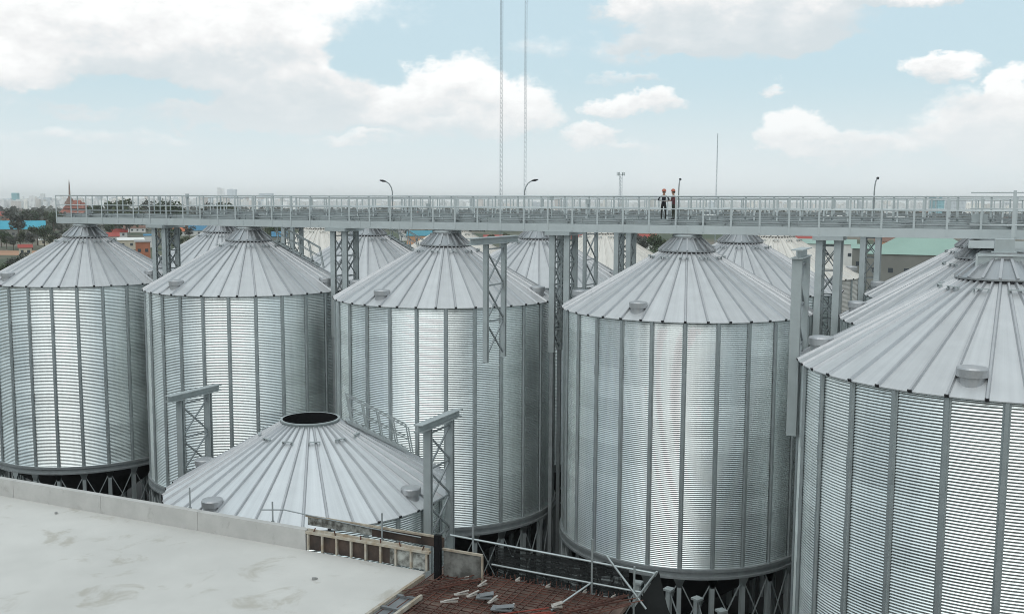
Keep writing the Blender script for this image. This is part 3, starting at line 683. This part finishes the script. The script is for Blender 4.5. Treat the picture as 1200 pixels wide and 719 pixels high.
for k, (x, y, w, d_, rz_, m_) in enumerate(((1.55, -.9, .34, .08, 1.2, 0), (1.35, -1.6, .42, .1, .6, 0), (1.62, -1.55, .40, .10, 1.0, 0), (1.9, -1.5, .46, .36, .3, 1), (2.18, -1.65, .40, .09, 1.3, 0), (2.55, -1.95, .6, .34, .2, 1), (2.72, -1.85, .28, .09, 1.2, 0),
        (1.3, -2.1, .5, .1, .5, 0), (1.0, -.75, .26, .08, .2, 0), (3.6, -1.3, .3, .25, .5, 0), (3.0, -.35, .12, .1, 0, 0), (2.2, -.3, .14, .1, .6, 0), (3.9, -.3, .10, .1, 0, 0), (4.6, -.32, .12, .1, 0, 0))):
    w *= .8; d_ *= .8; b = MB(); b.box((0, 0, .02), (w, d_, .025), 0); b.bar((-w * .3, 0, .04), (w * .55, d_ * .2, .09), d_ * .7, .012)
    p = G(4.135, JP + .04, -8.96) + U * x + V * y
    b.obj('offcut', M['greyboard'] if m_ else M['offcut'], loc=p, rz=RZ + rz_, label=('grey sheet metal offcut lying flat on the rebar mat' if m_ else 'small pale board offcut lying on the rebar mat'), cat='offcut', group='grey sheet offcuts on the rebar' if m_ else 'pale offcuts on the rebar')
t = thing('edge_shutter', 'grey ladder-like steel edge shutter lying along the slab end', 'shutter', G(4.128, JP - .02, -9.06), RZ)
b = MB(); b.box((.06, -5, .06), (.08, 10, .1)); b.box((.62, -5.4, .06), (.07, 8.6, .1)); b.obj('side_rail', M['timberp'], t)
for k in range(11):
    b = MB(); b.box((.34, -1.3 - k * .7, .06), (.52, .08, .08)); b.box((.34, -1.65 - k * .7, .035), (.50, .60, .02)); b.obj('rung', M['greyboard'], t)

# scaffold guard rail and netting beyond the deck
sc = thing('scaffold_rail', 'galvanised scaffold tube guard rail with diagonal stays beyond the rebar deck', 'guard rail', G(4.14, JP + .05, -9.1), RZ)
def sx(i_): return (i_ - 4.14) * S
def tb(nm, a_, c_, r=.027): b = MB(); b.tube(a_, c_, r); b.obj(nm, M['pipe'], sc)
tb('top_rail', (sx(4.145), 0, .84), (sx(4.500), 0, .70)); tb('lower_rail', (sx(4.222), 0, .26), (sx(4.480), 0, .20))
for i_, z0, z1 in ((4.397, -.1, 1.30), (4.466, -.4, .80)): tb('standard', (sx(i_), -.04, z0), (sx(i_), -.04, z1), .025)
tb('stay', (sx(4.420), -.06, .98), (sx(4.486), -.06, -.15)); tb('stay', (sx(4.502), -.06, .78), (sx(4.462), -.06, -.15))
tb('stay', (sx(4.37), -1.6, .1), (sx(4.402), -.3, .35), .022)
b = MB(); nx = 40; vs = []
for zi in range(7):
    for k in range(nx + 1):
        x = sx(4.225) + (sx(4.455) - sx(4.225)) * k / nx; vs.append((x, .06 + .035 * math.sin(k * .9 + zi * .7) + .02 * math.sin(k * 2.3 - zi), -.05 + .78 * zi / 6 - .03 * math.sin(k * .5) * (zi / 6)))
fs = [(r * (nx + 1) + k, r * (nx + 1) + k + 1, (r + 1) * (nx + 1) + k + 1, (r + 1) * (nx + 1) + k) for r in range(6) for k in range(nx)]
b.add(vs, fs, 0, True); b.add([(v[0], v[1] + .012, v[2]) for v in vs], [f[::-1] for f in fs], 0, True)
b.obj('safety_netting', M['net'], None, loc=G(4.14, JP + .05, -9.1), rz=RZ, label='black safety netting stretched between the scaffold rails', cat='netting')
b = MB(); A_ = (sx(4.502), .1, .72); B_ = (sx(4.462), .12, -.3); C_ = (sx(4.535), .25, -.9); D_ = (sx(4.46), .1, -1.2); E_ = (sx(4.515), .16, -.1)
b.add([A_, B_, D_, C_, E_], [(0, 1, 4), (1, 2, 3, 4)], 0, True); b.add([(p[0], p[1] + .015, p[2]) for p in (A_, B_, D_, C_, E_)], [(4, 1, 0), (4, 3, 2, 1)], 0, True)
b.obj('tarpaulin', M['tarp'], None, loc=G(4.14, JP + .05, -9.1), rz=RZ, label='dark triangular tarpaulin hanging from the end of the scaffold rail', cat='tarpaulin')

# ------------------------------------------------------------------ masts beyond the plant
def lat_mast(name, px, dist, ztop, w, label, mats, seg=2.0, taper=1.0, zs=None):
    a_, _ = px_dir(px, 239); loc = (math.sin(a_) * dist, math.cos(a_) * dist, GR)
    t = thing(name, label, 'mast', loc)
    h = ztop - GR; n = int(h / seg); R3 = lambda z: w * (1 - (1 - taper) * z / h)
    P3 = lambda k, z: (R3(z) * math.cos(k * 2.094 + .4), R3(z) * math.sin(k * 2.094 + .4), z)
    for k in range(3):
        b = MB(); b.tube(P3(k, 0), P3(k, h), .022 * w / .3 + .01, 6); b.obj('chord', mats, t)
    b = MB()
    for q in range(n):
        for k in range(3): b.bar(P3(k, q * seg), P3((k + 1) % 3, (q + 1) * seg), .022 * w / .3)
    b.obj('lacing', mats, t)
    return t
M['mast'] = mat('mast_steel', (.20, .24, .27), .5, .3); M['mastw'] = mat('mast_pale', (.35, .40, .44), .5, .3)
t1 = lat_mast('radio_mast', 587, 330, 110, .50, 'left and darker of the two tall slim masts rising out of the picture', M['mast'], 1.6)
for k in range(46):
    pass
t2 = lat_mast('radio_mast', 615, 330, 110, .44, 'right and thinner of the two tall slim masts rising out of the picture', M['mastw'], 1.6)
t1['group'] = t2['group'] = 'tall slim radio masts'
lat_mast('radio_mast', 839, 420, 4 + (239 - 158) / F * 420 - 4, .45, 'single thin mast right of the workers', M['mastw'], 2, .3)
t = lat_mast('cell_tower', 727, 700, 22, 1.5, 'short lattice cell tower with antennas left of the workers', M['mastw'], 2.5, .75)
for k in range(6):
    b = MB(); c_ = math.cos(k * 1.047), math.sin(k * 1.047); b.box((c_[0] * 2.6, c_[1] * 2.6, 46.5), (.5, .5, 2.4), 0, k * 1.047); b.bar((0, 0, 46), (c_[0] * 2.6, c_[1] * 2.6, 46), .15); b.obj('antenna', M['steel'], t)

# ------------------------------------------------------------------ trees
def leaf_mat(name, c1, c2):
    m = bpy.data.materials.new(name); m.use_nodes = True; N = NT(m.node_tree); b = m.node_tree.nodes['Principled BSDF']
    gi = N.n('ShaderNodeNewGeometry'); oi = N.n('ShaderNodeObjectInfo')
    f = N.m('MULTIPLY_ADD', gi.outputs['Random Per Island'], .75, N.m('MULTIPLY', oi.outputs['Random'], .25))
    N.put(b.inputs['Base Color'], N.mix(f, (*c1, 1), (*c2, 1))); b.inputs['Roughness'].default_value = .7
    return m
LEAF = [leaf_mat('leaf_dark', (.022, .04, .018), (.065, .10, .04)), leaf_mat('leaf_olive', (.035, .05, .022), (.09, .11, .05)), leaf_mat('leaf_grey', (.05, .058, .048), (.12, .125, .105))]  # grey set: distance haze of the wood belts put into leaf colour
BARK = mat('bark', (.11, .085, .065), .9, 0, vary=.3)
def crown_mesh(rg, h, w, nleaf, leaf, material, palm=False):
    b = MB(); lobes = []
    nl = rg.randint(6, 10)
    for k in range(nl):
        t = rg.uniform(0, 6.28); r = rg.uniform(.1, .62) * w; z = h * rg.uniform(.42, .86); lobes.append((r * math.cos(t), r * math.sin(t), z, rg.uniform(.26, .48) * w * (1.25 - z / h * .5)))
    for k in range(nleaf):
        lx, ly, lz, lr = rg.choice(lobes); d = Vector((rg.gauss(0, 1), rg.gauss(0, 1), rg.gauss(0, .8))).normalized() * lr * rg.uniform(.55, 1.08)
        c = Vector((lx, ly, lz)) + d; x = Vector((rg.gauss(0, 1), rg.gauss(0, 1), rg.gauss(0, .5))).normalized(); y = x.cross(Vector((rg.gauss(0, 1), rg.gauss(0, 1), rg.gauss(0, 1)))).normalized()
        s_ = leaf * rg.uniform(.6, 1.3)
        b.add([c - x * s_ - y * s_ * .5, c + x * s_ * .2 - y * s_, c + x * s_ + y * s_ * .4, c - x * s_ * .3 + y * s_ * .9], [(0, 1, 2, 3)])
    return b.mesh('crown', material)
def trunk_mesh(rg, h, w):
    b = MB(); b.tube((0, 0, 0), (0, 0, h * .5), .035 * h * .6, 8, 0, .02 * h * .6)
    for k in range(5):
        t = k * 1.3 + rg.random(); b.tube((0, 0, h * (.32 + .04 * k)), (w * .5 * math.cos(t), w * .5 * math.sin(t), h * rg.uniform(.6, .8)), .012 * h * .6, 6, 0, .004 * h)
    return b.mesh('trunk', BARK)
rg = random.Random(11); PROTO = []
for k in range(6):
    h = 1.0 * (14 + k * 1.2); w = h * rg.uniform(.36, .46)
    PROTO.append((trunk_mesh(rg, h, w), crown_mesh(rg, h, w, 1100, .42, LEAF[k % 3]), h))
def at_ground(px, py, z=GR):
    a_, e_ = px_dir(px, py); d = (z) / math.tan(e_); return (math.sin(a_) * d, math.cos(a_) * d)
def tree(px, base_y, top_y, k, label, group, dist=None):
    if dist is None: x, y = at_ground(px, base_y); 
    else: a_, _ = px_dir(px, 239); x, y = math.sin(a_) * dist, math.cos(a_) * dist
    dist = math.hypot(x, y); a_, e_ = px_dir(px, top_y); H_ = dist * math.tan(e_) - GR
    tm, cm, h = PROTO[k % 6]; t = thing('tree', label, 'tree', (x, y, GR), rg.uniform(0, 6.28), group); s_ = max(.5, H_ / h); t.scale = (s_ * 1.15, s_ * 1.15, s_)
    mk('trunk', tm, t); mk('crown', cm, t)
    return t
near = [(8, 292, 272), (24, 291, 268), (38, 292, 270), (52, 290, 262), (44, 287, 259), (66, 290, 270), (78, 288, 267), (92, 286, 262), (16, 293, 277), (2, 290, 268), (58, 292, 274), (22, 332, 304), (5, 336, 307), (42, 324, 304)]
for k, (px, by, ty) in enumerate(near):
    tree(px, by, ty, k, 'dark leafy tree in the clump left of the first silo roof', 'trees in the clump at the far left')
mid = [(112, 276, 262), (128, 280, 260), (140, 272, 262), (152, 274, 258), (205, 290, 266), (212, 300, 276), (222, 282, 262), (322, 288, 262), (318, 284, 258), (476, 282, 266), (498, 284, 268), (596, 290, 272), (757, 300, 274), (768, 306, 272), (779, 302, 274), (748, 296, 272), (575, 288, 274)]
for k, (px, by, ty) in enumerate(mid):
    tree(px, by, ty, k + 2, 'green tree showing in the gap under the walkway among the red roofs' if px < 400 else 'green tree showing under the walkway between silo roofs and towers', 'trees seen under the walkway left' if px < 400 else 'trees seen under the walkway middle')
# tall trees poking over the walkway rails at left
for k, (px, ty, dist) in enumerate(((135, 233, 800), (147, 231, 760), (185, 230, 700), (192, 231, 640), (200, 233, 720), (245, 235, 800), (262, 236, 900), (270, 236, 760), (42, 241, 900), (30, 244, 820), (55, 240, 980), (12, 240, 1100), (110, 238, 950), (165, 238, 900), (20, 242, 700), (62, 246, 850))):
    tree(px, 0, ty, k, 'tall dark tree standing behind the walkway rails before the pale city', 'tall trees between walkway and city', dist)
# distant belts of wood
def wood(y0, y1, n, hmax, name, material, leaf, rg):
    b = MB()
    for k in range(n):
        d = rg.uniform(y0, y1); a_ = rg.uniform(-.60, .60); x, y = math.sin(a_) * d, math.cos(a_) * d
        hh = hmax * (.55 + .45 * math.sin(a_ * 37 + d * .01) * math.sin(a_ * 91 + 1.3)) * rg.uniform(.6, 1.0); z = GR + hh * rg.random() ** .6
        for q in range(3):
            c = Vector((x + rg.gauss(0, 4), y + rg.gauss(0, 4), z + rg.gauss(0, 1.0))); xx = Vector((rg.gauss(0, 1), rg.gauss(0, .6), rg.gauss(0, .6))).normalized(); yy = xx.cross(Vector((rg.gauss(0, 1), rg.gauss(0, 1), rg.gauss(0, 1)))).normalized(); s_ = leaf * rg.uniform(.6, 1.4)
            b.add([c - xx * s_ - yy * s_ * .5, c + xx * s_ * .2 - yy * s_, c + xx * s_ + yy * s_ * .4, c - xx * s_ * .3 + yy * s_ * .9], [(0, 1, 2, 3)])
    b.obj(name, material, kind='stuff', label='distant belt of dark woodland between the plant and the pale city', cat='woodland')
wood(900, 1500, 9000, 14, 'woodland', LEAF[2], 1.9, random.Random(5))
wood(1500, 2600, 9000, 19, 'woodland', LEAF[2], 3.2, random.Random(6))

# ------------------------------------------------------------------ buildings beyond
def facade_mat(name, wall, glass, sx_, sz_):
    m = bpy.data.materials.new(name); m.use_nodes = True; N = NT(m.node_tree); b = m.node_tree.nodes['Principled BSDF']
    s = N.n('ShaderNodeSeparateXYZ'); N.put(s.inputs[0], N.n('ShaderNodeTexCoord').outputs['Object'])
    h = N.m('ADD', s.outputs[0], s.outputs[1]); fx = N.m('FRACT', N.m('DIVIDE', h, sx_)); fz = N.m('FRACT', N.m('DIVIDE', s.outputs[2], sz_))
    win = N.m('MULTIPLY', N.m('MULTIPLY', N.m('GREATER_THAN', fx, .35), N.m('LESS_THAN', fx, .8)), N.m('MULTIPLY', N.m('GREATER_THAN', fz, .35), N.m('LESS_THAN', fz, .75)))
    oi = N.n('ShaderNodeObjectInfo'); hs = N.n('ShaderNodeHueSaturation'); hs.inputs['Color'].default_value = (*wall, 1); N.put(hs.inputs['Value'], N.m('MULTIPLY_ADD', oi.outputs['Random'], .5, .75))
    N.put(b.inputs['Base Color'], N.mix(win, hs.outputs[0], (*glass, 1))); b.inputs['Roughness'].default_value = .6
    return m
FAC = [facade_mat('white_facade', (.88, .88, .87), (.42, .44, .46), 3.2, 3.2), facade_mat('cream_facade', (.80, .77, .72), (.35, .35, .36), 4, 3.4),
       facade_mat('grey_facade', (.58, .62, .65), (.25, .28, .31), 3.5, 3.3), facade_mat('pink_facade', (.76, .70, .66), (.35, .33, .33), 3.6, 3.2)]
GLASS = facade_mat('glass_facade', (.22, .42, .46), (.10, .22, .26), 3, 3.5)
RC = {'red': mat('red_roof', (.36, .06, .045), .6, 0, vary=.2, vscale=.2), 'orange': mat('orange_roof', (.55, .16, .07), .7, 0, vary=.15, vscale=.2), 'blue': mat('blue_roof', (.05, .21, .35), .5, 0, vary=.15, vscale=.2),
      'cyan': mat('cyan_roof', (.03, .33, .44), .5, 0, vary=.12, vscale=.1), 'green': mat('green_roof', (.27, .40, .34), .55, 0, vary=.10, vscale=.1), 'grey': mat('grey_roof', (.32, .31, .30), .7, 0, vary=.2, vscale=.2),
      'white': mat('white_roof', (.72, .72, .69), .6, 0, vary=.1, vscale=.2), 'brown': mat('brown_roof', (.20, .11, .08), .7, 0, vary=.2, vscale=.2), 'teal': mat('teal_roof', (.05, .25, .32), .5, 0, vary=.1)}
WC = {'cream': mat('cream_plaster', (.58, .52, .42), .85, 0, vary=.15, vscale=.3), 'brick': mat('orange_brick', (.42, .16, .09), .85, 0, vary=.2, vscale=.3), 'grey': mat('grey_cladding', (.22, .22, .20), .8, 0, vary=.15, vscale=.2),
      'white': mat('white_plaster', (.68, .67, .64), .8, 0, vary=.12, vscale=.3), 'orange': mat('orange_plaster', (.62, .34, .20), .8, 0, vary=.12, vscale=.3)}
WIN = mat('window_glass', (.05, .06, .07), .25)
rc = random.Random(21)
def flatblock(x, y, w, d, h, material, label, group, rz=0, name='city_building', steps=1):
    b = MB(); b.box((0, 0, h / 2), (w, d, h)); 
    if rc.random() < .6: b.box((w * rc.uniform(-.2, .2), 0, h + 1.2), (w * .35, d * .4, 2.4))
    if steps > 1: b.box((0, 0, h * 1.08), (w * .6, d * .6, h * .16))
    return b.obj(name, material, None, loc=(x, y, GR), rz=rz, label=label, cat='building', group=group)
LABS = ['white flat-roofed block in the distant city skyline', 'cream flat-roofed block in the distant city skyline', 'grey flat-roofed block in the distant city skyline', 'pinkish flat-roofed block in the distant city skyline']
for k in range(290):
    px = rc.uniform(-20, 340) if k < 160 else rc.uniform(300, 1220); dist = rc.uniform(2800, 5600)
    top = rc.gauss(234.5, 2.0) if px < 340 else rc.gauss(236.5, 1.8); top = max(229, min(240, top)) + (px - 600) * .0035
    a_, e_ = px_dir(px, top); h = max(8, dist * math.tan(e_) - GR); q = rc.choice([0, 0, 0, 1, 1, 2, 3])
    w = rc.uniform(3, 9) * dist / F * (1 if h < 45 else .6)
    flatblock(math.sin(a_) * dist, math.cos(a_) * dist, w, w * rc.uniform(.4, .9), h, FAC[q], LABS[q], LABS[q].replace('block', 'blocks'), rc.uniform(-.4, .4))
b = MB()
for k in range(1500):
    px = rc.uniform(-40, 1240); dist = rc.uniform(3000, 6500); top = rc.gauss(237.0, 1.2) - (1.0 if px < 340 else 0) + (px - 600) * .0035
    a_, e_ = px_dir(px, min(top, 240)); h = max(6, dist * math.tan(e_) - GR); w = rc.uniform(2, 6) * dist / F
    b.box((math.sin(a_) * dist, math.cos(a_) * dist, GR + h / 2), (w, w * .7, h), 0, rc.uniform(-.4, .4))
b.obj('distant_city', FAC[0], kind='stuff', label='mass of tiny pale buildings filling the far city skyline', cat='city')
for (px, top, wpx, dist, m_, lab) in ((18, 226, 6, 3600, GLASS, 'blue-green glass office tower in the skyline at the far left'), (257, 220, 3.6, 4200, FAC[0], 'slim white tower, left one of a pair above the walkway rail'), (260.8, 221, 3.2, 4200, FAC[0], 'slim white tower, right one of a pair above the walkway rail'),
        (272, 222, 9, 4300, FAC[2], 'grey blocky tower right of the slim white pair'), (1093, 231, 6, 2600, GLASS, 'green glass building left part above the right end of the skyline'), (1102, 232, 7, 2500, GLASS, 'green glass building right part above the right end of the skyline'), (1120, 234, 16, 2900, FAC[2], 'long grey block beside the green glass building'), (312, 226.5, 14, 4000, FAC[2], 'long low grey block above the walkway left of the first lamp'),
        (50, 227, 4, 4400, FAC[0], 'thin white tower near the temple spire in the skyline')):
    a_, e_ = px_dir(px, top); h = dist * math.tan(e_) - GR; w = wpx * dist / F; flatblock(math.sin(a_) * dist, math.cos(a_) * dist, w, w * .8, h, m_, lab, None, 0, 'city_tower')
def house(px, base_y, wpx, eave_y, ridge_y, roofc, wallc, label, group=None, rz=0, name='house', depth=.6, hip=False):
    x, y = at_ground(px, base_y); dist = math.hypot(x, y); w = wpx * dist / F; d = w * depth
    he = dist * math.tan(px_dir(px, eave_y)[1]) - GR; hr = dist * math.tan(px_dir(px, ridge_y)[1]) - GR; he = max(2.2, he); hr = max(he + .8, hr)
    t = thing(name, label, 'house' if name == 'house' else 'building', (x, y, GR), rz - math.atan2(x, y), group)
    b = MB(); b.box((0, 0, he / 2), (w, d, he)); b.obj('wall', WC[wallc], t)
    b = MB(); ov = .5; x0, y0 = w / 2 + ov, d / 2 + ov; rx = x0 * (.45 if hip else 1)
    vs = [(-x0, -y0, he), (x0, -y0, he), (x0, y0, he), (-x0, y0, he), (-rx, 0, hr), (rx, 0, hr)]
    b.add(vs, [(0, 1, 5, 4), (2, 3, 4, 5), (1, 2, 5), (3, 0, 4), (3, 2, 1, 0)]); b.obj('roof', RC[roofc], t)
    n = max(2, int(w / 4)); n = min(n, 9)
    for k in range(n):
        b = MB(); b.box((-w / 2 + (k + .5) * w / n, -d / 2 - .01, he * .55), (min(1.4, w / n * .45), .08, min(1.4, he * .4))); b.obj('window', WIN, t)
    return t
# left background
house(16, 280, 60, 268, 258.5, 'cyan', 'grey', 'long shed with a bright cyan roof at the far left', name='shed', depth=.55)
house(62, 287, 26, 281, 279.5, 'white', 'cream', 'pale long wall building below the trees left of the first silo', name='shed', depth=.3)
house(24, 252, 50, 248, 246, 'brown', 'grey', 'long brown roofed building behind the cyan shed', name='shed', depth=.2)
house(6, 262, 14, 252, 248, 'red', 'brick', 'reddish building at the very left edge behind the cyan shed', name='house')
house(30, 300, 12, 290, 286, 'red', 'cream', 'small red roofed house among the trees at the far left')
house(128, 284, 20, 277, 272, 'red', 'white', 'low red roofed house just right of the first silo peak', name='house')
house(140, 278, 16, 272, 268, 'red', 'white', 'red roofed house below the walkway near the first silo peak')
house(153, 292, 26, 281, 278, 'white', 'cream', 'long cream building with a pale roof right of the first silo', name='shed', rz=.15)
house(168, 305, 15, 283, 281, 'grey', 'brick', 'tall orange brick house left of the first lattice tower', name='house', depth=1.0)
house(174, 290, 8, 276, 274, 'blue', 'white', 'small blue roofed house behind the orange brick house')
house(158, 272, 22, 267, 264, 'brown', 'white', 'white house with brown roof under the walkway left part')
house(212, 276, 20, 271, 263, 'orange', 'white', 'orange roofed house right of the first lattice tower', hip=True)
house(233, 276, 20, 270, 262, 'blue', 'white', 'bright blue roofed house left of the second-row silo peak')
house(328, 292, 16, 277, 271, 'blue', 'grey', 'blue roofed shed behind the second silo roof', name='shed')
house(492, 286, 30, 276, 270, 'teal', 'orange', 'teal roofed shed left of the third silo peak', name='shed')
house(474, 282, 12, 272, 268, 'grey', 'white', 'grey roofed house left of the teal shed')
house(580, 284, 26, 278, 275, 'red', 'white', 'red roofed house behind the hanging X-braced frame', rz=.1)
house(676, 296, 12, 281, 274, 'red', 'white', 'red roofed house left of the plain cream silo')
house(757, 292, 22, 279, 274, 'red', 'white', 'red roofed house behind the tree below the walkway')
house(800, 285, 20, 277, 273, 'grey', 'white', 'grey roofed house behind the workers\' silo peak')
house(938, 296, 36, 280, 274, 'red', 'white', 'white building with a red roof edge behind the cream silo at right')
house(968, 312, 60, 285, 280, 'green', 'white', 'white hall with green roof behind the column row')
house(1020, 330, 40, 291, 286, 'green', 'grey', 'left wing of the green roofed warehouse behind the columns', name='warehouse', depth=.5)
house(1080, 338, 110, 297, 277, 'green', 'grey', 'big warehouse with a pale green gabled roof at the right', name='warehouse', depth=.6, hip=True)
house(1050, 292, 44, 283, 276, 'brown', 'orange', 'orange walled building behind the green warehouse roof', name='building')
# temple
x, y = at_ground(90, 257); tp = thing('temple', 'temple with steep tiered red roofs and a tall thin spire at the left', 'temple', (x, y, GR), -.1)
s_ = math.hypot(x, y) / F
b = MB(); b.box((0, 0, 4.5), (26 * s_, 13 * s_, 9)); b.obj('wall', WC['white'], tp)
for k in range(7):
    b = MB(); b.tube((-12 * s_ + 4 * s_ * k, -8 * s_, 0), (-12 * s_ + 4 * s_ * k, -8 * s_, 9), .7, 8); b.obj('column', WC['white'], tp)
for k, (w, z0, z1, d) in enumerate(((30, 9, 20, 18), (24, 16, 24.5, 12), (13, 21, 28, 9))):
    b = MB(); x0, y0 = w * s_ / 2, d * s_ / 2; rx = x0 * .78
    b.add([(-x0, -y0, z0), (x0, -y0, z0), (x0, y0, z0), (-x0, y0, z0), (-rx, 0, z1), (rx, 0, z1)], [(0, 1, 5, 4), (2, 3, 4, 5), (1, 2, 5), (3, 0, 4), (3, 2, 1, 0)]); b.obj('roof', mat('temple_tile', (.33, .10, .06), .7, 0, vary=.45, vscale=.3), tp)
b = MB(); zt = math.hypot(x, y) * math.tan(px_dir(83, 210)[1]) - GR
b.rev([(7.5, 22), (6.8, 25), (4.6, 27), (4.2, 29.5), (2.6, 31), (2.2, 33.5), (1.3, 35.5), (.9, zt - 9), (.55, zt - 4), (.15, zt)], 12, c=(-7 * s_ * 1.0, 0)); b.obj('spire', RC['brown'], tp)
# scattered village roofs filling the middle distance
VL = {'red': 'red roofed house in the village beyond the silos', 'brown': 'brown roofed house in the village beyond the silos', 'grey': 'grey roofed house in the village beyond the silos', 'white': 'white roofed house in the village beyond the silos', 'blue': 'blue roofed house in the village beyond the silos'}
for k in range(70):
    px = rc.uniform(100, 1210); by = rc.uniform(247, 268); c_ = rc.choice(['red', 'brown', 'grey', 'white', 'white', 'grey', 'grey', 'brown', 'white', 'brown'])
    dd = 25 * F / (by - 239); hpx = 6 / dd * F
    house(px, by, rc.uniform(10, 26) / dd * F, by - hpx, by - hpx * 1.6, c_, rc.choice(['white', 'cream', 'grey']), VL[c_], VL[c_].replace('house', 'houses'), rz=rc.uniform(-.5, .5))
# ------------------------------------------------------------------ air
hb = MB(); hb.box((0, 6400, 55), (25400, 19400, 162)); hz_ = hb.obj('haze', [], kind='stuff')
hm = bpy.data.materials.new('haze_air'); hm.use_nodes = True; nt = hm.node_tree; nt.nodes.clear()
vo = nt.nodes.new('ShaderNodeVolumePrincipled'); vo.inputs['Density'].default_value = .00009; vo.inputs['Color'].default_value = (.985, .99, .995, 1); vo.inputs['Anisotropy'].default_value = 0
oo = nt.nodes.new('ShaderNodeOutputMaterial'); nt.links.new(vo.outputs[0], oo.inputs['Volume']); hz_.data.materials.append(hm)
